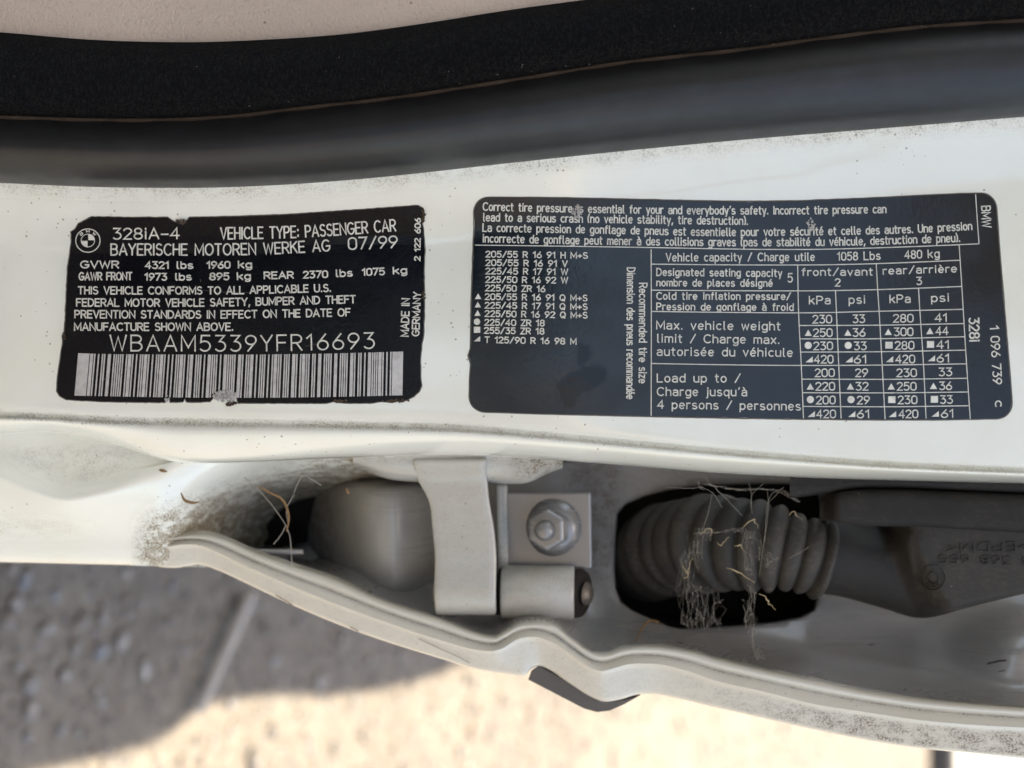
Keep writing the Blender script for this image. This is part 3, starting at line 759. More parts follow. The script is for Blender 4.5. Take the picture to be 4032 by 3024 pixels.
# ================================================================== stroke lettering
def E(cx, cy, rx, ry, a0, a1):
    n = max(4, int(abs(a1 - a0) / 24) + 1)
    return [(cx + rx * math.cos(R(a0 + (a1 - a0) * i / n)), cy + ry * math.sin(R(a0 + (a1 - a0) * i / n))) for i in range(n + 1)]
G = {
 ' ': (3.6, []), '.': (1.0, [[(.5, 0), (.5, .9)]]), ',': (1.2, [[(.9, .9), (.2, -1.8)]]), ':': (1.0, [[(.5, 1), (.5, 2)], [(.5, 6), (.5, 7)]]),
 "'": (1.2, [[(1.1, 10.2), (.3, 8)]]), '/': (4.6, [[(0, -.4), (4.6, 10.4)]]), '-': (4.5, [[(0, 4.2), (4.5, 4.2)]]), '+': (5, [[(0, 4), (5, 4)], [(2.5, 1.5), (2.5, 6.5)]]),
 '(': (1.6, [[(1.6, 11)] + E(2.6, 4.5, 2.6, 6, 130, 230)]), ')': (1.6, [[(0, 11)] + E(-1, 4.5, 2.6, 6, 50, -50)]),
 '<': (5, [[(5, 8), (0, 5), (5, 2)]]), '>': (5, [[(0, 8), (5, 5), (0, 2)]]),
 'A': (6.4, [[(0, 0), (3.2, 10), (6.4, 0)], [(1.05, 3.2), (5.35, 3.2)]]),
 'B': (5.6, [[(0, 0), (0, 10), (2.9, 10)] + E(2.9, 7.65, 2.3, 2.35, 80, -80) + [(0, 5.3)], [(3.0, 5.3)] + E(3.0, 2.65, 2.6, 2.65, 80, -80) + [(0, 0), (0, .2)]]),
 'C': (6.2, [E(3.5, 5, 3.5, 5, 48, 312)]), 'D': (6, [[(0, 0), (0, 10), (2.2, 10)] + E(2.2, 5, 3.8, 5, 85, -85) + [(0, 0), (0, .2)]]),
 'E': (4.8, [[(4.8, 10), (0, 10), (0, 0), (4.8, 0)], [(0, 5.2), (4.2, 5.2)]]), 'F': (4.8, [[(4.8, 10), (0, 10), (0, 0)], [(0, 5.2), (4.2, 5.2)]]),
 'G': (6.6, [E(3.5, 5, 3.5, 5, 48, 330) + [(6.6, 4.6), (3.8, 4.6)]]), 'H': (5.4, [[(0, 0), (0, 10)], [(5.4, 0), (5.4, 10)], [(0, 5.2), (5.4, 5.2)]]),
 'I': (0.6, [[(.3, 0), (.3, 10)]]), 'J': (4, [[(4, 10), (4, 2.4)] + E(2, 2.2, 2, 2.2, 0, -150)]), 'K': (5.4, [[(0, 0), (0, 10)], [(5.2, 10), (0, 4.4)], [(1.8, 6.2), (5.4, 0)]]),
 'L': (4.6, [[(0, 10), (0, 0), (4.6, 0)]]), 'M': (7, [[(0, 0), (0, 10), (3.5, 2.2), (7, 10), (7, 0)]]), 'N': (5.8, [[(0, 0), (0, 10), (5.8, 0), (5.8, 10)]]),
 'O': (6.8, [E(3.4, 5, 3.4, 5, 90, 450)]), 'P': (5.2, [[(0, 0), (0, 10), (2.6, 10)] + E(2.6, 7.3, 2.6, 2.7, 80, -80) + [(0, 4.6)]]),
 'Q': (6.4, [E(3.2, 5, 3.2, 5, 90, 450), [(3.6, 2.4), (6, -.6)]]), 'R': (5.4, [[(0, 0), (0, 10), (2.7, 10)] + E(2.7, 7.4, 2.6, 2.6, 80, -80) + [(0, 4.8)], [(2.6, 4.8), (5.4, 0)]]),
 'S': (5.2, [E(2.6, 7.6, 2.3, 2.4, 35, 260) + E(2.6, 2.6, 2.6, 2.6, 80, -145)]), 'T': (5.4, [[(0, 10), (5.4, 10)], [(2.7, 10), (2.7, 0)]]),
 'U': (5.6, [[(0, 10), (0, 2.8)] + E(2.8, 2.8, 2.8, 2.8, 180, 360) + [(5.6, 10)]]), 'V': (5.8, [[(0, 10), (2.9, 0), (5.8, 10)]]), 'W': (8.2, [[(0, 10), (2, 0), (4.1, 9), (6.2, 0), (8.2, 10)]]),
 'X': (5.4, [[(0, 0), (5.4, 10)], [(0, 10), (5.4, 0)]]), 'Y': (5.8, [[(0, 10), (2.9, 4.6), (5.8, 10)], [(2.9, 4.6), (2.9, 0)]]), 'Z': (5.2, [[(0, 10), (5.2, 10), (0, 0), (5.2, 0)]]),
 '0': (5.4, [E(2.7, 7.2, 2.7, 2.8, 0, 180) + E(2.7, 2.8, 2.7, 2.8, 180, 360) + [(5.4, 7.2)]]), '1': (3.0, [[(0, 7.6), (2.4, 10), (2.4, 0)]]),
 '2': (5.2, [E(2.6, 7.4, 2.6, 2.6, 165, -25) + [(0, 0), (5.2, 0)]]), '3': (5.3, [[(.3, 10), (4.8, 10), (2.2, 6.2)] + E(2.5, 3.1, 2.8, 3.1, 85, -140)]),
 '4': (5.6, [[(4.1, 0), (4.1, 10), (0, 3), (5.6, 3)]]), '5': (5.2, [[(4.9, 10), (.7, 10), (.4, 5.6)] + E(2.4, 3.2, 2.8, 3.2, 118, -140)]),
 '6': (5.4, [[(4.2, 10), (.45, 4.5)] + E(2.7, 2.9, 2.7, 2.9, 150, 505)]), '7': (5.2, [[(0, 10), (5.2, 10), (1.4, 0)]]),
 '8': (5.4, [E(2.7, 7.6, 2.3, 2.4, 90, 450), E(2.7, 2.6, 2.7, 2.6, 90, 450)]), '9': (5.4, [[(1.2, 0), (4.95, 5.5)] + E(2.7, 7.1, 2.7, 2.9, -30, 325)]),
 'a': (4.6, [E(2.3, 5, 2.2, 2.1, 150, 0) + [(4.5, 0)], [(4.5, 4.1), (2.1, 4.1)] + E(2.1, 2.05, 2.05, 2.05, 95, 270) + [(3.2, .1), (4.5, 1.4)]]),
 'b': (4.6, [[(0, 10), (0, 0)], E(2.3, 3.5, 2.3, 3.5, 160, -160)]), 'c': (4.2, [E(2.4, 3.5, 2.4, 3.5, 50, 310)]), 'd': (4.6, [[(4.6, 10), (4.6, 0)], E(2.3, 3.5, 2.3, 3.5, 20, 340)]),
 'e': (4.6, [[(.1, 3.6), (4.6, 3.6)] + E(2.3, 3.5, 2.3, 3.5, 0, 315)]), 'f': (3.2, [[(1.2, 0), (1.2, 8)] + E(2.8, 8, 1.6, 2, 180, 95), [(0, 7), (3, 7)]]),
 'g': (4.6, [E(2.3, 3.5, 2.3, 3.5, 20, 340), [(4.6, 7), (4.6, -.8)] + E(2.3, -.8, 2.3, 2.1, 0, -140)]), 'h': (4.4, [[(0, 0), (0, 10)], [(0, 4.6)] + E(2.2, 4.8, 2.2, 2.2, 170, 0) + [(4.4, 0)]]),
 'i': (1.0, [[(.5, 0), (.5, 7)], [(.5, 9), (.5, 9.9)]]), 'j': (1.6, [[(1.4, 7), (1.4, -1)] + E(.2, -1, 1.2, 1.6, 0, -80), [(1.4, 9), (1.4, 9.9)]]),
 'k': (4.4, [[(0, 0), (0, 10)], [(4.2, 7), (0, 3)], [(1.6, 4.5), (4.4, 0)]]), 'l': (1.8, [[(.4, 10), (.4, 1.3)] + E(1.5, 1.3, 1.1, 1.3, 180, 275)]),
 'm': (7, [[(0, 0), (0, 7)], [(0, 4.8)] + E(1.75, 5, 1.75, 2, 170, 0) + [(3.5, 0)], [(3.5, 4.8)] + E(5.25, 5, 1.75, 2, 170, 0) + [(7, 0)]]),
 'n': (4.4, [[(0, 0), (0, 7)], [(0, 4.6)] + E(2.2, 4.8, 2.2, 2.2, 170, 0) + [(4.4, 0)]]), 'o': (4.6, [E(2.3, 3.5, 2.3, 3.5, 90, 450)]),
 'p': (4.6, [[(0, 7), (0, -3)], E(2.3, 3.5, 2.3, 3.5, 160, -160)]), 'q': (4.6, [[(4.6, 7), (4.6, -3)], E(2.3, 3.5, 2.3, 3.5, 20, 340)]), 'r': (3.0, [[(0, 0), (0, 7)], [(0, 4.4)] + E(2.2, 4.8, 2.2, 2.2, 170, 65)]),
 's': (4.2, [E(2.1, 5.25, 1.85, 1.75, 35, 255) + E(2.1, 1.75, 2.1, 1.75, 75, -145)]), 't': (3.0, [[(1.1, 9.4), (1.1, 1.4)] + E(2.5, 1.5, 1.4, 1.5, 180, 280), [(0, 7), (2.9, 7)]]),
 'u': (4.4, [[(0, 7), (0, 2.2)] + E(2.2, 2.2, 2.2, 2.2, 180, 350), [(4.4, 7), (4.4, 0)]]), 'v': (4.4, [[(0, 7), (2.2, 0), (4.4, 7)]]), 'w': (6.4, [[(0, 7), (1.6, 0), (3.2, 6.4), (4.8, 0), (6.4, 7)]]),
 'x': (4.2, [[(0, 0), (4.2, 7)], [(0, 7), (4.2, 0)]]), 'y': (4.4, [[(0, 7), (2.3, .2)], [(4.4, 7), (1.6, -3)]]), 'z': (4.0, [[(0, 7), (4, 7), (0, 0), (4, 0)]]),
}
G['é'] = (4.6, G['e'][1] + [[(1.9, 8.6), (3.2, 10.4)]]); G['è'] = (4.6, G['e'][1] + [[(1.3, 10.4), (2.6, 8.6)]]); G['à'] = (4.6, G['a'][1] + [[(1.3, 10.4), (2.6, 8.6)]])

class Rib:
    """ridged ribbons laid on a surface"""
    def __init__(s, surf, h0=.30, h1=.42): s.v = []; s.f = []; s.surf = surf; s.h0 = h0; s.h1 = h1
    def line(s, pts, hw, cap=True):
        q = [pts[0]]
        for p in pts[1:]:
            if math.hypot(p[0] - q[-1][0], p[1] - q[-1][1]) > .3: q.append(p)
        if len(q) < 2: return
        if cap:
            d = math.hypot(q[1][0]-q[0][0], q[1][1]-q[0][1]); q[0] = (q[0][0]-(q[1][0]-q[0][0])/d*hw*.6, q[0][1]-(q[1][1]-q[0][1])/d*hw*.6)
            d = math.hypot(q[-1][0]-q[-2][0], q[-1][1]-q[-2][1]); q[-1] = (q[-1][0]+(q[-1][0]-q[-2][0])/d*hw*.6, q[-1][1]+(q[-1][1]-q[-2][1])/d*hw*.6)
        b = len(s.v); n = len(q)
        for i in range(n):
            a = q[max(i-1, 0)]; c = q[min(i+1, n-1)]; p = q[i]
            d1 = (p[0]-a[0], p[1]-a[1]) if i else (c[0]-p[0], c[1]-p[1]); d2 = (c[0]-p[0], c[1]-p[1]) if i < n-1 else d1
            l1 = math.hypot(*d1); l2 = math.hypot(*d2)
            n1 = (-d1[1]/l1, d1[0]/l1); n2 = (-d2[1]/l2, d2[0]/l2)
            m = (n1[0]+n2[0], n1[1]+n2[1]); lm = math.hypot(*m)
            if lm < .3: m = n1; k = 1
            else:
                m = (m[0]/lm, m[1]/lm); k = min(2.0, 1/max(.35, m[0]*n1[0]+m[1]*n1[1]))
            for o_, h in ((-1, s.h0-.12), (-.55, s.h1), (.55, s.h1), (1, s.h0-.12)):
                s.v.append(s.surf(p[0]+m[0]*hw*k*o_, p[1]+m[1]*hw*k*o_, h))
        for i in range(n-1):
            for k in range(3):
                a = b+i*4+k; s.f.append((a, a+1, a+5, a+4))
    def poly(s, pts):
        b = len(s.v); n = len(pts); cx = sum(p[0] for p in pts)/n; cy = sum(p[1] for p in pts)/n
        for x, y in pts: s.v.append(s.surf(x, y, s.h0-.12))
        for x, y in pts: s.v.append(s.surf(x+(cx-x)*.12, y+(cy-y)*.12, s.h1))
        s.f += [(b+i, b+(i+1) % n, b+n+(i+1) % n, b+n+i) for i in range(n)] + [tuple(range(b+n, b+2*n))]
    def build(s, name, m, parent): return mesh(name, s.v, s.f, m, parent, smooth_=False)
def text(rib, string, bl, cap, hw, gap=1.9, upx=None, skew=0.0):
    hw = hw * 1.12
    """bl: baseline points; glyph 'up' is to the left of the reading direction (screen y is down)"""
    cap = cap - 1.5 * hw
    tot = sum(G[c][0] for c in string) + gap * (len(string) - 1)
    seg = [0]
    for a, b in zip(bl, bl[1:]): seg.append(seg[-1] + math.hypot(b[0]-a[0], b[1]-a[1]))
    L = seg[-1]; sx = L / tot; sy = cap / 10
    fx = crv([(q, p[0]) for q, p in zip(seg, bl)]); fy = crv([(q, p[1]) for q, p in zip(seg, bl)])
    def pt(x, y):
        t = x * sx; d = 1.0
        dx = (fx(t + d) - fx(t - d)) / 2; dy = (fy(t + d) - fy(t - d)) / 2; l = math.hypot(dx, dy)
        return fx(t) + (dy / l) * y * sy + skew * y * sy, fy(t) - (dx / l) * y * sy
    cur = 0
    for ch in string:
        w_, st = G[ch]
        for stroke in st: rib.line([pt(cur + x, y) for x, y in stroke], hw)
        cur += w_ + gap

for pts in CHIP_TODO:
    r = Rib(hem_surf, .2, .14); r.line(pts, 1.7 if len(pts) < 4 else 1.0); r.build('paint_chip', M['brown_dirt'], door)
for k, pts in enumerate(PAN_MARKS):
    r = Rib(lambda x, y, h=0: P(x, y, pan_dz(x, y) + h), .2, .2); r.line(pts, 3.0 if k == 0 else 1.8); r.build('dark_scuff', M['dark'], door)
# ---- mapping of measurement crops
def A_(x, y): return (200 + x * .6781, 780 + y * .6781)
def B_(x, y): return (1820 + x * .5545, 740 + y * .5545)
def C_(x, y): return (2500 + x * .6926, 920 + y * .6926)
def F_(x, y): return (1850 + x * .4973, 760 + y * .4973)
def G_(x, y): return (2900 + x * .4973, 760 + y * .4973)

def label_sheet(name, outline, m, parent, step=34, attr=None, jag=None):
    out = densify(outline, 12)
    if jag: out = [(x + jag(x, y)[0], y + jag(x, y)[1]) for x, y in out]
    pv_, pf_ = cdt(out, [], step)
    n = len(pv_); v_ = [at_pillar(x, y, .26) for x, y in pv_]
    ix = {(round(x, 2), round(y, 2)): i for i, (x, y) in enumerate(pv_)}
    f_ = list(pf_); lp = [ix.get((round(x, 2), round(y, 2))) for x, y in out]
    at = {k: [g(x, y) for x, y in pv_] for k, g in (attr or {}).items()}
    if all(k is not None for k in lp):
        ring = []
        for (x, y) in out:
            ring.append(len(v_)); v_.append(at_pillar(x, y, -.05))
            for k in at: at[k].append(0.0)
        f_ += [(lp[i], lp[(i + 1) % len(lp)], ring[(i + 1) % len(lp)], ring[i]) for i in range(len(lp))]
    o = mesh(name, v_, f_, m, parent, smooth_=False, attr=at)
    return out, o
def edge_line(out, hw, m, parent, off=3.0, nm='dirty_edge'):
    """dirt collected round the label's rim"""
    r = Rib(at_pillar, .12, .10); n = len(out)
    cx = sum(p[0] for p in out) / n; cy = sum(p[1] for p in out) / n
    pts = []
    for i, (x, y) in enumerate(out + out[:1]):
        d = math.hypot(x - cx, y - cy); k = off + 1.5 * mnoise.noise((x * .03, y * .03, 0))
        pts.append((x + (x - cx) / d * k, y + (y - cy) / d * k))
    r.line(pts, hw, False)
    return r.build(nm, m, parent)

# ================================================================== certification label
cert = thing('certification_label', 'worn black certification label with silver lettering and wide barcode, torn at its edges', 'label', at_pillar(900, 1580))
OUT1 = [A_(*p) for p in [(240, 110), (460, 114), (680, 114), (700, 128), (722, 142), (745, 138), (772, 152), (792, 134), (806, 114), (1100, 108), (1400, 96), (1800, 68), (2130, 45), (2160, 60), (2168, 100), (2152, 132), (2163, 180), (2170, 300), (2165, 420), (2168, 540), (2158, 566), (2168, 600), (2163, 800), (2150, 860), (2144, 960), (2146, 1040), (2152, 1090), (2138, 1122), (2105, 1152), (2060, 1172), (1980, 1184), (1920, 1180), (1850, 1190), (1700, 1189), (1640, 1180), (1600, 1190), (1300, 1190), (1090, 1188), (1078, 1150), (1060, 1118), (1020, 1122), (985, 1138), (950, 1150), (925, 1180), (850, 1184), (790, 1182), (778, 1160), (768, 1182), (694, 1184), (690, 1150), (676, 1165), (664, 1185), (480, 1184), (300, 1181), (90, 1170), (52, 1146), (35, 1120), (40, 1050), (58, 920), (72, 830), (68, 800), (82, 780), (90, 600), (100, 400), (122, 250), (118, 196), (140, 186), (160, 152), (200, 130)]]
jag1 = lambda x, y: (1.8 * mnoise.noise((x * .06, y * .06, 1)), 1.8 * mnoise.noise((x * .06, y * .06, 5)))
out1, _ = label_sheet('backing', OUT1, M['label'], cert, jag=jag1, attr={'smudge': lambda x, y: 0})
edge_line(out1, 3.0, M['edge'], cert, 1.5)
def tl(parent, string, pts, cap, hw, mp, name='text_line', m='ink', surf=at_pillar, **kw):
    r = Rib(surf); text(r, string, [mp(*p) for p in pts], cap * SC[mp], hw, **kw); return r.build(name, M[m], parent)
SC = {A_: .6781, B_: .5545, C_: .6926, F_: .4973, G_: .4973}
h = 3.1
for s_, pts, cap, hw in [
    ('328iA-4', [(362, 238), (745, 235)], 70, 3.4), ('VEHICLE TYPE: PASSENGER CAR', [(988, 238), (1430, 228), (2003, 190)], 74, 3.4),
    ('BAYERISCHE MOTOREN WERKE AG', [(350, 330), (1200, 326), (1620, 306)], 72, 3.4), ('07/99', [(1730, 298), (2012, 286)], 75, 3.4),
    ('GVWR', [(174, 405), (393, 405)], 47, 3.2), ('4321', [(550, 408), (684, 408)], 46, 3.2), ('lbs', [(732, 408), (824, 408)], 46, 3.2), ('1960', [(908, 408), (1040, 406)], 46, 3.2), ('kg', [(1090, 405), (1165, 404)], 46, 3.2),
    ('GAWR FRONT', [(165, 475), (470, 474)], 50, 3.2), ('1973', [(547, 476), (672, 476)], 46, 3.2), ('lbs', [(724, 476), (815, 475)], 46, 3.2), ('895', [(924, 474), (1034, 473)], 46, 3.2), ('kg', [(1084, 473), (1158, 471)], 46, 3.2),
    ('REAR', [(1240, 468), (1408, 465)], 46, 3.2), ('2370', [(1468, 464), (1607, 460)], 46, 3.2), ('lbs', [(1657, 456), (1750, 452)], 46, 3.2), ('1075', [(1810, 449), (1937, 444)], 46, 3.2), ('kg', [(1990, 440), (2066, 437)], 46, 3.2),
    ('THIS VEHICLE CONFORMS TO ALL APPLICABLE U.S.', [(160, 556), (900, 557), (1625, 542)], 49, 3.1), ('FEDERAL MOTOR VEHICLE SAFETY, BUMPER AND THEFT', [(150, 627), (900, 627), (1768, 608)], 50, 3.1),
    ('PREVENTION STANDARDS IN EFFECT ON THE DATE OF', [(140, 695), (900, 697), (1738, 684)], 50, 3.1), ('MANUFACTURE SHOWN ABOVE.', [(138, 768), (1057, 768)], 50, 3.1)]:
    tl(cert, s_, pts, cap, hw, A_)
tl(cert, 'WBAAM5339YFR16693', [(345, 886), (1100, 888), (1878, 872)], 98, 3.3, A_, gap=2.6)
tl(cert, '2 122 606', [(2143, 362), (2146, 118)], 38, 3.0, A_)
tl(cert, 'MADE IN', [(2076, 802), (2082, 585)], 50, 3.0, A_)
tl(cert, 'GERMANY', [(2137, 800), (2147, 548)], 47, 3.0, A_)
# barcode: silver spaces between black bars, code 39
C39 = {'0': 'nnnwwnwnn', '1': 'wnnwnnnnw', '2': 'nnwwnnnnw', '3': 'wnwwnnnnn', '4': 'nnnwwnnnw', '5': 'wnnwwnnnn', '6': 'nnwwwnnnn', '7': 'nnnwnnwnw', '8': 'wnnwnnwnn', '9': 'nnwwnnwnn',
       'A': 'wnnnnwnnw', 'B': 'nnwnnwnnw', 'F': 'wnwnnwnnn', 'M': 'wnwnnnnwn', 'R': 'wnnnnnwwn', 'W': 'wwwnnnnnn', 'Y': 'nwwnwnnnn', '*': 'nwnnwnwnn'}
seqs = []
for ch in '*WBAAM5339YFR16693*':
    for k, q_ in enumerate(C39[ch]): seqs.append((k % 2 == 0, 2.6 if q_ == 'w' else 1.0))
    seqs.append((False, 1.0))
seqs = seqs[:-1]
tot = sum(q_[1] for q_ in seqs); x0, x1 = .034, .968
tp = crv([A_(*p) for p in [(160, 900), (220, 903), (700, 908), (1200, 908), (1600, 903), (2045, 891)]]); bt = crv([A_(*p) for p in [(138, 1147), (700, 1157), (1200, 1159), (1600, 1155), (2040, 1145)]])
bx = lambda k, e: A_(160 + (2045 - 160) * k, 0)[0] if e == 0 else A_(138 + (2041 - 138) * k, 0)[0]
bars = Rib(at_pillar)
def silver(a, b):
    g = -.0009; a += g; b -= g
    TL, TR, BL, BR = bx(a, 0), bx(b, 0), bx(a, 1), bx(b, 1)
    ytl, ytr, ybl, ybr = tp(TL), tp(TR), bt(BL), bt(BR)
    if 0.415 < (a + b) / 2 < 0.483:                      # the torn spot cuts these short
        d = 18 + 14 * mnoise.noise((a * 90, 0, 0)); ybl -= d * .9; ybr -= d * .9; BL += 2; BR += 2
    n = 5; b0 = len(bars.v)
    for i in range(n + 1):
        t = i / n
        xl, xr = TL + (BL - TL) * t, TR + (BR - TR) * t; yl, yr = ytl + (ybl - ytl) * t, ytr + (ybr - ytr) * t
        for x, y, hh in ((xl, yl, .18), (xl + .8, yl, .36), (xr - .8, yr, .36), (xr, yr, .18)): bars.v.append(at_pillar(x, y, hh))
    for i in range(n):
        for k in range(3):
            q0 = b0 + i * 4 + k; bars.f.append((q0, q0 + 1, q0 + 5, q0 + 4))
silver(0, x0); p_ = x0
for isbar, wd in seqs:
    nx = p_ + (x1 - x0) * wd / tot
    if not isbar: silver(p_, nx)
    p_ = nx
silver(x1, 1.0)
bars.build('barcode', M['foil'], cert)
# roundel
r = Rib(at_pillar); cx, cy = 346, 946
ell = lambda r_, a0, a1, k=1.0: [(cx + r_ * math.cos(R(a0 + (a1 - a0) * i / 28)), cy + 1 - r_ * k * math.sin(R(a0 + (a1 - a0) * i / 28))) for i in range(29)]
r.line(ell(48, 0, 360, .96), 2.6, False); r.line(ell(26.5, 0, 360, .96), 1.8, False)
r.poly([(cx + 1, cy)] + ell(26, 0, 90)); r.poly([(cx, cy + 1)] + ell(26, 180, 270))
for ch, a in (('B', 135), ('M', 90), ('W', 45)):
    ca = R(a); px_, py_ = cx + 31.5 * math.cos(ca), cy - 31.5 * math.sin(ca); dx, dy = math.sin(ca), math.cos(ca)
    text(r, ch, [(px_ - dx * 6, py_ - dy * 6), (px_ + dx * 6, py_ + dy * 6)], 11, 1.7)
r.build('roundel', M['ink'], cert)
# scraped, crumpled foil where the label was gouged
def scrape(parent, cx, cy, rx, ry, n, m, seed, name='scrape', surf=at_pillar):
    rnd = random.Random(seed); r_ = Rib(surf, .2, .5)
    for k in range(n):
        a = rnd.uniform(0, 6.28); q = rnd.random() ** .6; x = cx + rx * q * math.cos(a); y = cy + ry * q * math.sin(a); s = rnd.uniform(2.5, 6.5)
        r_.h1 = rnd.uniform(.3, .75)
        n3 = rnd.choice((3, 4, 5)); t0 = rnd.uniform(0, 6)
        r_.poly([(x + s * rnd.uniform(.6, 1.4) * math.cos(t0 + j * 6.28 / n3), y + s * rnd.uniform(.6, 1.3) * math.sin(t0 + j * 6.28 / n3)) for j in range(n3)])
    return r_.build(name, m, parent)
scrape(cert, *A_(1015, 1150), 48, 24, 110, M['scrape'], 1)
scrape(cert, *A_(1050, 1192), 24, 8, 26, M['brown_dirt'], 2, 'grit_clump')
scrape(cert, *A_(676, 1165), 7, 15, 12, M['scrape'], 3)
scrape(cert, *A_(752, 136), 24, 9, 30, M['brown_dirt'], 4, 'grit_clump')
scrape(cert, *A_(1680, 1178), 30, 6, 26, M['brown_dirt'], 5, 'grit_clump')
scrape(cert, *A_(2000, 1176), 55, 6, 34, M['brown_dirt'], 6, 'grit_clump')
scrape(cert, *A_(2160, 100), 8, 28, 26, M['brown_dirt'], 7, 'grit_clump')
scrape(cert, *A_(2163, 570), 8, 16, 16, M['brown_dirt'], 8, 'grit_clump')
scrape(cert, *A_(78, 800), 6, 14, 12, M['brown_dirt'], 9, 'grit_clump')

for pts in ([(850, 532), (1000, 546), (1150, 548)], [(700, 505), (860, 536)], [(1480, 860), (1560, 842)], [(868, 470), (872, 488)], [(300, 1060), (330, 1040)]):
    r = Rib(at_pillar, .30, .30); r.line([A_(*p) for p in pts], .7, False); r.build('scratch', M['edge'], cert)

# ================================================================== tyre pressure label
tyre = thing('tire_pressure_label', 'blue-black tire pressure label with silver table and rounded corners, right of the barcode label', 'label', at_pillar(2900, 1620))
def arcp(cx, cy, rx, ry, a0, a1, n=7): return [(cx + rx * math.cos(R(a0 + (a1 - a0) * i / n)), cy - ry * math.sin(R(a0 + (a1 - a0) * i / n))) for i in range(n + 1)]
OUT2 = arcp(1926, 838, 58, 60, 180, 90) + [(2200, 780), (2496, 787), (2750, 793), (2950, 796), (3150, 793), (3348, 785), (3500, 778), (3646, 770), (3780, 764)] + arcp(3860, 826, 62, 64, 88, 4) + \
    [(3934, 989), (3945, 1120), (3956, 1252), (3968, 1400), (3982, 1564)] + arcp(3922, 1588, 60, 60, -2, -88) + [(3700, 1652), (3470, 1652), (3158, 1648), (2850, 1643), (2564, 1638), (2319, 1633), (2100, 1628), (1960, 1623)] + arcp(1912, 1560, 62, 62, -90, -178) + \
    [(1852, 1480), (1856, 1433), (1846, 1400), (1855, 1370), (1858, 1200), (1863, 1050), (1866, 962), (1868, 890)]
def smud(x, y):
    bx_, by_ = (x - 1820) / .5545, (y - 740) / .5545
    u_ = (bx_ - 850) * .92 - (by_ - 1370) * .39; v_ = (bx_ - 850) * .39 + (by_ - 1370) * .92
    a = smooth(1.12, .9, (abs(u_ / 190) ** 2.6 + abs(v_ / 88) ** 2.6) ** .38)
    b = smooth(1.15, .9, max(math.hypot((bx_ - 835) / 85, (by_ - 1175) / 80), (825 - bx_) / 60 + 1)); c = smooth(1.2, .8, math.hypot((bx_ - 760) / 60, (by_ - 1490) / 80))
    return max(a, b, c)
out2, _ = label_sheet('backing', OUT2, M['label2'], tyre, step=17, attr={'smudge': smud})
edge_line(out2, 3.0, M['edge'], tyre, 3.0)
for s_, pts, mp, cap in [
    ('Correct tire pressure is essential for your and everybody\'s safety. Incorrect tire pressure can', [F_(105, 137), F_(1200, 158), F_(2060, 167), G_(600, 165), G_(1183, 156)], None, 35),
    ('lead to a serious crash (no vehicle stability, tire destruction).', [F_(107, 221), F_(1300, 238), G_(88, 250)], None, 35),
    ('La correcte pression de gonflage de pneus est essentielle pour votre sécurité et celle des autres. Une pression', [F_(103, 303), F_(1200, 322), F_(2040, 338), G_(630, 332), G_(1340, 316), G_(1863, 290)], None, 35),
    ('incorrecte de gonflage peut mener à des collisions graves (pas de stabilité du véhicule, destruction de pneu).', [F_(103, 388), F_(1200, 408), F_(2200, 418), G_(900, 412), G_(1768, 384)], None, 35)]:
    r = Rib(at_pillar); text(r, s_, pts, cap, 2.9, gap=2.0); r.build('text_line', M['ink'], tyre)
rowsz = [('205/55 R 16 91 H M+S', 168, 888, 490, 500), ('205/55 R 16 91 V', 168, 745, 550, 558), ('225/45 R 17 91 W', 168, 748, 610, 616), ('225/50 R 16 92 W', 167, 748, 670, 676), ('225/50 ZR 16', 165, 587, 730, 737),
    ('205/55 R 16 91 Q M+S', 163, 886, 792, 802), ('225/45 R 17 91 Q M+S', 162, 886, 853, 864), ('225/50 R 16 92 Q M+S', 162, 886, 912, 924), ('225/40 ZR 18', 160, 582, 974, 980), ('255/35 ZR 18', 158, 580, 1032, 1038), ('T 125/90 R 16 98 M', 162, 808, 1098, 1110)]
for s_, xa, xb, ya, yb in rowsz: tl(tyre, s_, [(xa, ya), (xb, yb)], 49, 2.7, B_, gap=2.0)
tl(tyre, 'Recommended tire size', [(1258, 677), (1256, 1384)], 62, 2.8, B_, gap=2.0)
tl(tyre, 'Dimension des pneus recommandée', [(1172, 567), (1167, 1496)], 62, 2.8, B_, gap=2.0)
for s_, xa, xb, ya, yb, cap in [('Vehicle capacity / Charge utile', 178, 1020, 156, 153, 50), ('1058', 1152, 1266, 151, 149, 50), ('Lbs', 1303, 1394, 148, 146, 50), ('480', 1536, 1630, 141, 138, 50), ('kg', 1668, 1730, 137, 134, 50),
    ('Designated seating capacity', 124, 834, 238, 244, 47), ('5', 870, 895, 275, 275, 55), ('nombre de places désigné', 124, 780, 297, 300, 45), ('front/avant', 950, 1350, 238, 236, 47), ('2', 1139, 1166, 298, 298, 48), ('rear/arrière', 1412, 1828, 231, 218, 47), ('3', 1602, 1630, 290, 289, 48),
    ('Cold tire inflation pressure/', 124, 884, 373, 375, 45), ('Pression de gonflage à froid', 124, 900, 433, 437, 45), ('kPa', 992, 1110, 400, 399, 50), ('psi', 1218, 1308, 397, 395, 50), ('kPa', 1450, 1565, 393, 391, 50), ('psi', 1687, 1785, 387, 384, 50),
    ('Max. vehicle weight', 124, 825, 542, 548, 52), ('limit / Charge max.', 127, 820, 617, 625, 52), ('autorisée du véhicule', 126, 895, 692, 698, 52), ('Load up to /', 127, 598, 843, 844, 52), ('Charge jusqu\'à', 127, 635, 920, 922, 52), ('4 persons / personnes', 129, 940, 993, 1003, 52)]:
    tl(tyre, s_, [(xa, ya), (xb, yb)], cap, 2.7, C_, gap=2.3)
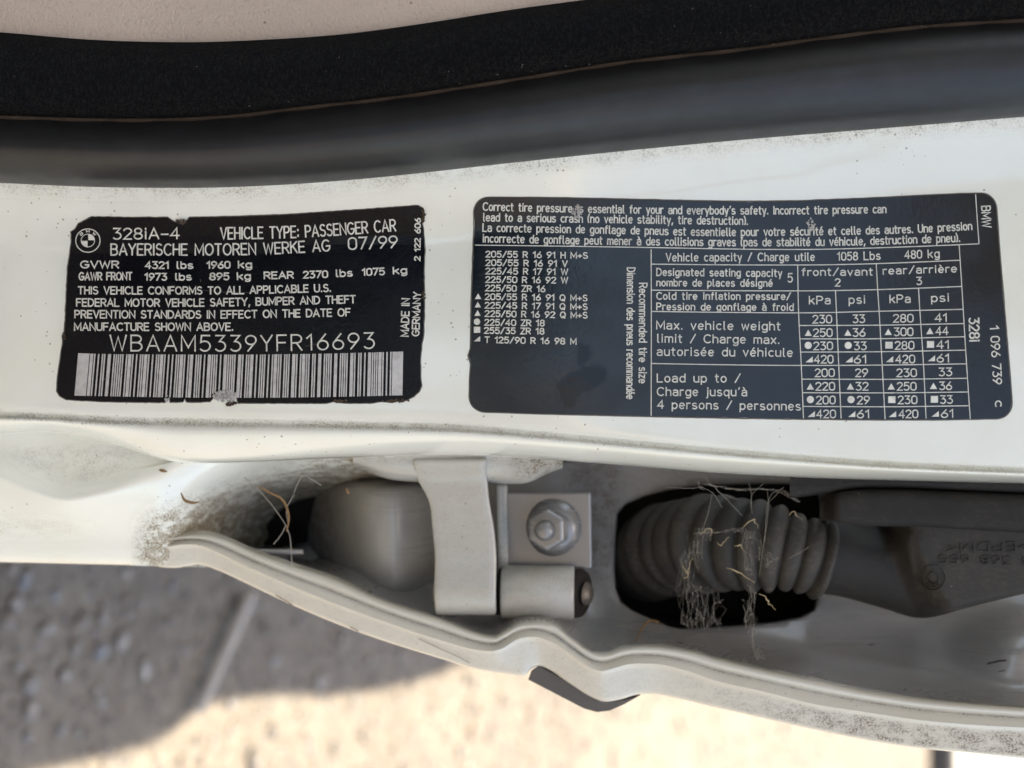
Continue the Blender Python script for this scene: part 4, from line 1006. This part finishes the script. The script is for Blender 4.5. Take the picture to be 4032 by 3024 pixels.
TAB = [
 [(None, 1010, 1120, 508, '230'), (None, 1238, 1308, 506, '33'), (None, 1468, 1583, 503, '280'), (None, 1705, 1775, 500, '41')],
 [('t', 963, 1013, 585, '250'), ('t', 1188, 1238, 584, '36'), ('t', 1418, 1472, 580, '300'), ('t', 1655, 1710, 575, '44')],
 [('c', 963, 1015, 660, '230'), ('c', 1190, 1245, 660, '33'), ('s', 1422, 1478, 657, '280'), ('s', 1658, 1715, 653, '41')],
 [('r', 968, 1018, 736, '420'), ('r', 1195, 1245, 736, '61'), ('r', 1425, 1482, 735, '420'), ('r', 1663, 1716, 730, '61')],
 [(None, 1023, 1135, 813, '200'), (None, 1253, 1325, 813, '29'), (None, 1487, 1602, 813, '230'), (None, 1727, 1803, 808, '33')],
 [('t', 975, 1027, 890, '220'), ('t', 1203, 1255, 890, '32'), ('t', 1435, 1490, 890, '250'), ('t', 1675, 1730, 887, '36')],
 [('c', 975, 1030, 968, '200'), ('c', 1206, 1263, 968, '29'), ('s', 1438, 1495, 967, '230'), ('s', 1680, 1735, 965, '33')],
 [('r', 980, 1032, 1047, '420'), ('r', 1210, 1262, 1047, '61'), ('r', 1442, 1500, 1047, '420'), ('r', 1685, 1740, 1045, '61')]]
def mark(kind, x, y, mp, sz=44):
    r_ = Rib(at_pillar)
    if kind == 't': r_.poly([mp(x, y - 3), (mp(x + sz * .5, y - sz * .95)), mp(x + sz, y - 3)])
    elif kind == 'c': r_.poly([mp(x + sz * .5 + sz * .5 * math.cos(R(a)), y - sz * .5 - 3 + sz * .5 * math.sin(R(a))) for a in range(0, 360, 24)])
    elif kind == 's': r_.poly([mp(x, y - 3), mp(x, y - sz), mp(x + sz, y - sz), mp(x + sz, y - 3)])
    else: r_.poly([mp(x, y - 4), mp(x + sz, y - sz * .9), mp(x + sz, y - 4)])
    return r_.build({'t': 'triangle_mark', 'c': 'round_mark', 's': 'square_mark', 'r': 'wedge_mark'}[kind], M['ink'], tyre)
for row in TAB:
    for (k, xa, xb, y, s_) in row:
        if k is None: tl(tyre, s_, [(xa + 2, y), (xb - 2, y - 1)], 50, 2.7, C_, name='pressure_value')
        else:
            wd = 110 if len(s_) == 3 else 72
            mark(k, xa, y, C_); tl(tyre, s_, [(xb + 2, y), (xb + wd - 2, y - 1)], 50, 2.7, C_, name='pressure_value')
for k, x, y in (('t', 88, 793), ('t', 86, 852), ('t', 84, 912), ('c', 80, 977), ('s', 80, 1033), ('r', 80, 1094)): mark(k, x, y, B_, 49)
for s_, pts, cap, hw, mp in (('328i', [(1900, 480), (1904, 612)], 62, 3.6, C_), ('1 096 739', [(2020, 527), (2038, 855)], 54, 2.9, C_), ('c', [(2048, 952), (2050, 984)], 54, 2.9, C_), ('BMW', [(1940, 106), (1948, 272)], 78, 3.0, G_)):
    tl(tyre, s_, pts, cap, hw, mp)
lines = [
    [F_(42, 412), F_(700, 420), F_(1400, 431), F_(2212, 445), G_(500, 447), G_(900, 440), G_(1500, 420), G_(1920, 402)], [G_(1920, 402), G_(1905, 200), G_(1893, 10)],
    [C_(92, 90), C_(93, 500), C_(92, 1035)], [C_(1843, 66), C_(1858, 300), C_(1885, 740), C_(1906, 1052)],
    [C_(92, 173), C_(500, 177), C_(925, 178), C_(1380, 170), C_(1847, 151)], [C_(92, 321), C_(500, 324), C_(925, 325), C_(1380, 318), C_(1858, 300)], [C_(92, 442), C_(500, 447), C_(932, 450), C_(1385, 441), C_(1863, 430)], [C_(92, 738), C_(500, 745), C_(945, 749), C_(1400, 747), C_(1885, 740)],
    [C_(936, 522), C_(1400, 520), C_(1868, 511)], [C_(940, 598), C_(1400, 597), C_(1874, 586)], [C_(943, 673), C_(1400, 671), C_(1880, 662)], [C_(949, 827), C_(1400, 828), C_(1892, 822)], [C_(952, 904), C_(1400, 905), C_(1897, 900)], [C_(955, 982), C_(1410, 984), C_(1902, 978)],
    [C_(925, 178), C_(930, 440), C_(945, 740), C_(958, 1050)], [C_(1140, 325), C_(1145, 440), C_(1158, 740), C_(1172, 1050)], [C_(1372, 171), C_(1380, 320), C_(1388, 440), C_(1405, 740), C_(1422, 1055)], [C_(1612, 311), C_(1620, 440), C_(1640, 740), C_(1655, 1052)]]
def dens_line(p):
    seg = [0]
    for a, b in zip(p, p[1:]): seg.append(seg[-1] + math.hypot(b[0] - a[0], b[1] - a[1]))
    fx = crv([(q, k[0]) for q, k in zip(seg, p)]); fy = crv([(q, k[1]) for q, k in zip(seg, p)]); n = max(3, int(seg[-1] / 30))
    return [(fx(seg[-1] * i / n), fy(seg[-1] * i / n)) for i in range(n + 1)]
for p in lines:
    r = Rib(at_pillar); r.line(dens_line(p), 2.4, False); r.build('table_rule', M['ink'], tyre)
scrape(tyre, *F_(855, 150), 20, 26, 46, M['scrape'], 11)
scrape(tyre, *G_(595, 255), 16, 26, 40, M['scrape'], 12)

# raised lettering on the plug (upside down)
def boot_surf(px, py, h=0):
    s = (py - top_b(px)) / (bot_b(px) - top_b(px)); return P(px, py, boot_dz(px, s) + h)
def Q_(x, y): return (3500 + x * .2405, 2080 + y * .2405)
SC[Q_] = .2405
for s_, pts, cap in (('>EPDM<', [(2290, 232), (1650, 238), (960, 256)], 165), ('8 368 655', [(2330, 480), (1600, 455), (830, 440)], 150)):
    r = Rib(boot_surf, .15, .45); text(r, s_, [Q_(*p) for p in pts], cap * .2405, 3.2, gap=2.4); r.build('raised_lettering', M['boot'], plug)
r = Rib(boot_surf, .15, .5); cx, cy = Q_(725, 815)
r.line([(cx + 49 * math.cos(R(a)), cy + 49 * math.sin(R(a))) for a in range(0, 361, 12)], 3.0, False)
r.line([(cx + 23 * math.cos(R(a)), cy + 23 * math.sin(R(a))) for a in range(0, 361, 15)], 2.4, False)
for ch, a in (('B', -55), ('M', -90), ('W', -125)):
    ca = R(a); px_, py_ = cx + 29 * math.cos(ca), cy - 29 * math.sin(ca); dx, dy = math.sin(ca), math.cos(ca)
    text(r, ch, [(px_ - dx * 6, py_ - dy * 6), (px_ + dx * 6, py_ + dy * 6)], 13, 1.8)
r.build('raised_roundel', M['boot'], plug)

# ================================================================== cobweb and scraps
def K_(x, y): return (2300 + x * .5425, 1750 + y * .5425)
def strand(acc, pts, r_, n=5, wob=0.0, steps=14):
    q = cat(pts, steps); w3 = []
    for i, p in enumerate(q):
        k = math.sin(math.pi * i / (len(q) - 1)) * wob
        w3.append(P(p[0] + random.uniform(-k, k), p[1] + random.uniform(-k, k), p[2]))
    v_, f_ = tube(w3, r_, n, True); b = len(acc[0]); acc[0].extend(v_); acc[1].extend([tuple(i + b for i in t) for t in f_])
web = thing('cobweb', 'tattered dusty cobweb hanging across the ribbed rubber boot', 'cobweb', P(2850, 2480, -30))
acc = ([], [])
fan = [((860, 225), (1020, 385), (1150, 520)), ((835, 300), (940, 360), (1000, 460)), ((930, 350), (900, 500), (850, 640)), ((1310, 275), (1215, 375), (1220, 500)), ((1195, 275), (1215, 375), (1215, 470)), ((1450, 310), (1340, 400), (1310, 700)), ((1330, 330), (1335, 500), (1270, 960)), ((1450, 310), (1380, 380), (1330, 430)), ((590, 312), (760, 318), (860, 310)), ((960, 300), (980, 350), (1120, 400)), ((1630, 745), (1540, 800), (1480, 830)), ((830, 260), (835, 310), (870, 330))]
for a, b, c in fan: strand(acc, [(*K_(*a), -24), (*K_(*b), -25), (*K_(*c), -30)], 0.00005, 5, 1.5)
mesh('anchor_strand', acc[0], acc[1], M['web'], web)
def veil(name, spine, width, n, r_, dz, reach=70):
    """a torn sheet of silk: random knots along a spine, linked to their neighbours"""
    acc_ = ([], []); knots = []
    for k in range(n):
        t = random.random(); g = t * (len(spine) - 1); i = min(int(g), len(spine) - 2); u_ = g - i
        x = spine[i][0] + (spine[i + 1][0] - spine[i][0]) * u_ + random.gauss(0, width * .45); y = spine[i][1] + (spine[i + 1][1] - spine[i][1]) * u_ + random.uniform(-8, 8)
        knots.append((x, y, dz + random.uniform(-2.5, 2.5)))
    for i, a_ in enumerate(knots):
        near = sorted(knots, key=lambda b_: math.hypot((b_[0] - a_[0]) * 3.2, b_[1] - a_[1]))[2:12:3]
        for b_ in near:
            d = math.hypot(b_[0] - a_[0], b_[1] - a_[1])
            if d > reach * 1.8: continue
            m_ = ((a_[0] + b_[0]) / 2 + random.gauss(0, d * .03), (a_[1] + b_[1]) / 2 + random.gauss(0, d * .03))
            strand(acc_, [(*K_(a_[0], a_[1]), a_[2]), (*K_(*m_), (a_[2] + b_[2]) / 2), (*K_(b_[0], b_[1]), b_[2])], random.uniform(.5, 1.5) * r_, 3, 0, 5)
        if i % 5 == 0:                                    # dust beads on the silk
            c_ = P(*K_(a_[0], a_[1]), a_[2]); rr = random.uniform(.00008, .00022); bb = len(acc_[0])
            acc_[0].extend([c_ + Vector(q) * rr for q in ((1, 0, 0), (-1, 0, 0), (0, 1, 0), (0, -1, 0), (0, 0, 1.6), (0, 0, -1.6))])
            acc_[1].extend([tuple(bb + q for q in t_) for t_ in ((0, 2, 4), (2, 1, 4), (1, 3, 4), (3, 0, 4), (2, 0, 5), (1, 2, 5), (3, 1, 5), (0, 3, 5))])
    return mesh(name, acc_[0], acc_[1], M['web'], web)
veil('hanging_veil', [(890, 600), (800, 760), (740, 860), (740, 1050), (770, 1200), (780, 1340)], 90, 190, 0.000013, -29)
veil('hanging_veil', [(1170, 620), (1180, 800), (1215, 960), (1225, 1100), (1190, 1230), (1170, 1350)], 50, 130, 0.000013, -29)
veil('hanging_veil', [(1190, 1120), (1215, 1300), (1240, 1450), (1290, 1590)], 45, 60, 0.000012, -28, 110)
veil('hanging_veil', [(830, 1020), (890, 1120), (900, 1230), (905, 1340)], 110, 80, 0.000013, -30)
veil('hanging_veil', [(840, 640), (1000, 640), (1150, 600), (1260, 700), (1330, 900)], 90, 110, 0.000012, -29)
veil('hanging_veil', [(860, 280), (1100, 330), (1400, 320), (1560, 420)], 50, 60, 0.000021, -25, 120)
husks = [([(838, 655), (905, 608), (922, 640), (905, 668)], 3.0, 'curled pale husk caught high on the left of the cobweb'), ([(712, 868), (742, 935), (762, 900), (784, 825)], 3.4, 'hooked yellow husk low on the left of the cobweb'), ([(728, 980), (760, 940), (775, 920)], 2.4, 'short husk hanging below the hooked yellow husk'), ([(1150, 605), (1215, 545), (1245, 560), (1262, 602)], 3.2, 'arched pale husk high in the middle of the cobweb'),
    ([(1090, 748), (1115, 730), (1140, 745), (1162, 782)], 3.6, 'stubby yellow husk in the middle of the cobweb'), ([(1030, 905), (1080, 912), (1140, 940), (1180, 968), (1240, 1000)], 3.6, 'long knobbly brown husk low in the middle of the cobweb'), ([(1270, 1080), (1320, 1120), (1345, 1160), (1395, 1200)], 3.4, 'knotted brown scrap near the lower right edge of the opening'), ([(1485, 515), (1525, 480), (1540, 520), (1582, 545)], 3.0, 'pale bent husk lying on the right ribs of the boot'), ([(965, 712), (985, 732), (1030, 692), (1045, 670)], 2.6, 'thin pale husk between the two hanging veils')]
for pts, wd, lab in husks:
    q = [(*K_(*p), -27 + 1.5 * math.sin(i * 2.1)) for i, p in enumerate(pts)]
    q = [(p[0] + random.uniform(-4, 4), p[1] + random.uniform(-4, 4), p[2]) for p in cat(q, 9)]; q = cat(q, 26); rr = wd * .62 * mpp(-27)
    v, f = tube([P(*p) for p in q], rr, 6, True, lambda t: rr * (.55 + .6 * math.sin(math.pi * min(1, t * 1.1 + .05)) + .15 * math.sin(t * 40)))
    tag(mesh('dry_husk', v, f, M['husk'], None, origin=P(*q[len(q) // 2])), lab, 'plant scrap', 'dry husks caught in the cobweb')
def J_(x, y): return (x * .7233, 1600 + y * .7233)
w2 = thing('cobweb', 'thin sagging cobweb thread with a forked brown scrap left of the hinge', 'cobweb', P(1130, 2200, -40))
acc = ([], [])
for pts in ([(1330, 385), (1430, 480), (1520, 590), (1555, 650), (1580, 720), (1590, 880)], [(1555, 650), (1530, 700), (1490, 750)], [(1600, 480), (1560, 560), (1570, 640)], [(1750, 430), (1650, 380), (1600, 470)]):
    strand(acc, [(*J_(*p), -36) for p in pts], 0.00013, 5, 1.5, 18)
mesh('thread', acc[0], acc[1], M['web'], w2)
v, f = tube([P(*p) for p in cat([(*J_(*p), -35) for p in [(1410, 435), (1460, 465), (1540, 510), (1572, 600), (1560, 680)]], 18)], .0007, 6, True, lambda t: .00032 * (.5 + .7 * math.sin(math.pi * t)))
mesh('brown_scrap', v, f, M['leaf'], w2)
for pts, lab in (([(985, 470), (1005, 510), (1050, 525), (1085, 520)], 'curled orange-brown leaf scrap stuck on the white sill'), ([(865, 345), (885, 350), (910, 355)], 'tiny orange scrap on the bright ridge of the sill'), ([(1885, 445), (1900, 480)], 'small tan scrap on the plate above the hinge strap')):
    q = cat([(*J_(*p), -26.5 if p[0] < 1500 else -38) for p in pts], 10)
    v, f = tube([P(*p) for p in q], .0008, 6, True, lambda t: .00042 * (.35 + .8 * math.sin(math.pi * t)))
    tag(mesh('leaf_scrap', v, f, M['leaf'], None, origin=P(*q[5])), lab, 'leaf scrap', 'leaf scraps on the car')
q = cat([(*K_(*p), pan_dz(*K_(*p)) + 1.2) for p in [(380, 1430), (410, 1350), (470, 1280), (540, 1290)]], 12)
v, f = tube([P(*p) for p in q], .0007, 6, True, lambda t: .0002 + .00025 * t)
tag(mesh('leaf_scrap', v, f, M['leaf'], None, origin=P(*q[6])), 'bent rust-brown stalk on the grey door edge below the opening', 'leaf scrap', 'leaf scraps on the car')

# ================================================================== ground
def ground_pt(px, py):
    d = ((px - 2016) / 2016 * T) * U + ((1512 - py) / 2016 * T) * V - W
    return CAM + d * (H / -d.z)
gv = [(-60, -60, 0), (60, -60, 0), (60, 120, 0), (-60, 120, 0)]
tag(mesh('ground', gv, [(0, 1, 2, 3)], M['ground'], None, smooth_=False), kind='structure')
def pebble_mesh(rx, ry, rz, seed):
    rnd = random.Random(seed); bm = bmesh.new(); bmesh.ops.create_icosphere(bm, subdivisions=2, radius=1)
    for q_ in bm.verts:
        k = 1 + .22 * mnoise.noise(q_.co * 1.3 + Vector((seed * 3.1, 0, 0)))
        q_.co = Vector((q_.co.x * rx * k, q_.co.y * ry * k, q_.co.z * rz * k))
    return bm
peb = [(160, 2480, 'flat pale pebble at the left edge of the shaded gravel'), (60, 2620, 'large grey-green pebble at the far left of the shaded gravel'), (395, 2430, 'white pebble in the shaded gravel nearest the sill'), (190, 2470, None), (560, 2630, None), (240, 2660, None), (370, 2720, 'pale round pebble left of the stick'), (110, 2790, None), (1340, 2530, 'pinkish pebble right of the stick'), (1250, 2680, 'largest pale pebble at the shadow edge'), (1170, 2450, None), (880, 2560, None), (50, 2370, None), (1450, 2600, None), (470, 2520, None), (720, 2560, None)]
pm = {}
for k in range(5):
    bm = pebble_mesh(.005 + .001 * k, .004 + .0007 * k, .003, k); me = bpy.data.meshes.new('pebble'); bm.to_mesh(me); bm.free()
    me.polygons.foreach_set('use_smooth', [True] * len(me.polygons)); me.materials.append(M['stone']); pm[k] = me
for i, (px, py, lab) in enumerate(peb):
    o = bpy.data.objects.new('pebble', pm[i % 5]); col.objects.link(o); g = ground_pt(px, py)
    o.location = (g.x, g.y, .003); o.rotation_euler = (0, 0, random.uniform(0, 6)); o.scale = [random.uniform(.6, 1.15)] * 3
    tag(o, lab or 'small out of focus pebble lying in the shaded gravel below the sill', 'pebble', 'pebbles in the shaded gravel')
# loose gravel
base_s = []
for k in range(6):
    bm = bmesh.new(); bmesh.ops.create_icosphere(bm, subdivisions=1, radius=1)
    vv = [q_.co * (1 + .3 * mnoise.noise(q_.co * 1.7 + Vector((k * 5, 0, 0)))) for q_ in bm.verts]; ff_ = [tuple(q_.index for q_ in t.verts) for t in bm.faces]; base_s.append((vv, ff_)); bm.free()
allv, allf = [], []
for k in range(18000):
    if k < 12000: x, y = random.uniform(.03, .55), random.uniform(.6, 2.2); s_ = random.lognormvariate(math.log(.0015), .6)
    else: x, y = random.uniform(.03, 2.6), random.uniform(1.6, 8); s_ = random.lognormvariate(math.log(.007), .5)
    s_ = min(s_, .010)
    vv, ff_ = base_s[k % 6]; b = len(allv); a = random.uniform(0, 6.28); ca, sa = math.cos(a), math.sin(a); ex = random.uniform(.7, 1.5)
    for c_ in vv:
        X, Y = c_.x * s_ * ex, c_.y * s_
        allv.append((x + X * ca - Y * sa, y + X * sa + Y * ca, s_ * .25 + c_.z * s_ * .6))
    allf += [tuple(i + b for i in t) for t in ff_]
me = bpy.data.meshes.new('gravel'); me.from_pydata(allv, [], allf); me.materials.append(M['stone'])
me.polygons.foreach_set('use_smooth', [True] * len(me.polygons))
o = bpy.data.objects.new('gravel', me); col.objects.link(o); tag(o, 'loose sandy gravel scattered over the ground', kind='stuff')
a, b = ground_pt(940, 2330), ground_pt(735, 2790)
pts = [a.lerp(b, t) + Vector((0, 0, .012)) for t in lin(0, 1, 14)]
v, f = tube(pts, .007, 10, True, lambda t: .0058 * (1 - .25 * t) * (1 + .06 * math.sin(t * 19)))
tag(mesh('stick', v, f, M['stick'], None, origin=pts[7]), 'straight grey stick lying on the shaded gravel', 'stick')
# far edge of the yard
ga = ground_pt(3655, 2990).y
def box(name, x0, x1, y0, y1, z0, z1, m, be=0.01):
    v_ = [(x, y, z) for z in (z0, z1) for x, y in ((x0, y0), (x1, y0), (x1, y1), (x0, y1))]
    o_ = mesh(name, v_, [(3, 2, 1, 0), (4, 5, 6, 7), (0, 1, 5, 4), (1, 2, 6, 5), (2, 3, 7, 6), (3, 0, 4, 7)], m, None, smooth_=False, origin=((x0 + x1) / 2, (y0 + y1) / 2, z0))
    bevel(o_, be); return o_
tag(box('kerb', .5, 14, ga, ga + .3, 0, .14, M['kerb'], .02), 'dark blurred kerb at the far right end of the sunlit ground', 'kerb')
tag(box('pavement', .5, 16, ga + .31, ga + 9, 0, .10, M['pave'], .02), kind='structure')
tag(box('crate', 2.6, 3.6, ga + 4.0, ga + 4.8, .10, .62, M['blue'], .03), 'pale blue blurred box beyond the kerb in the far right corner', 'box')
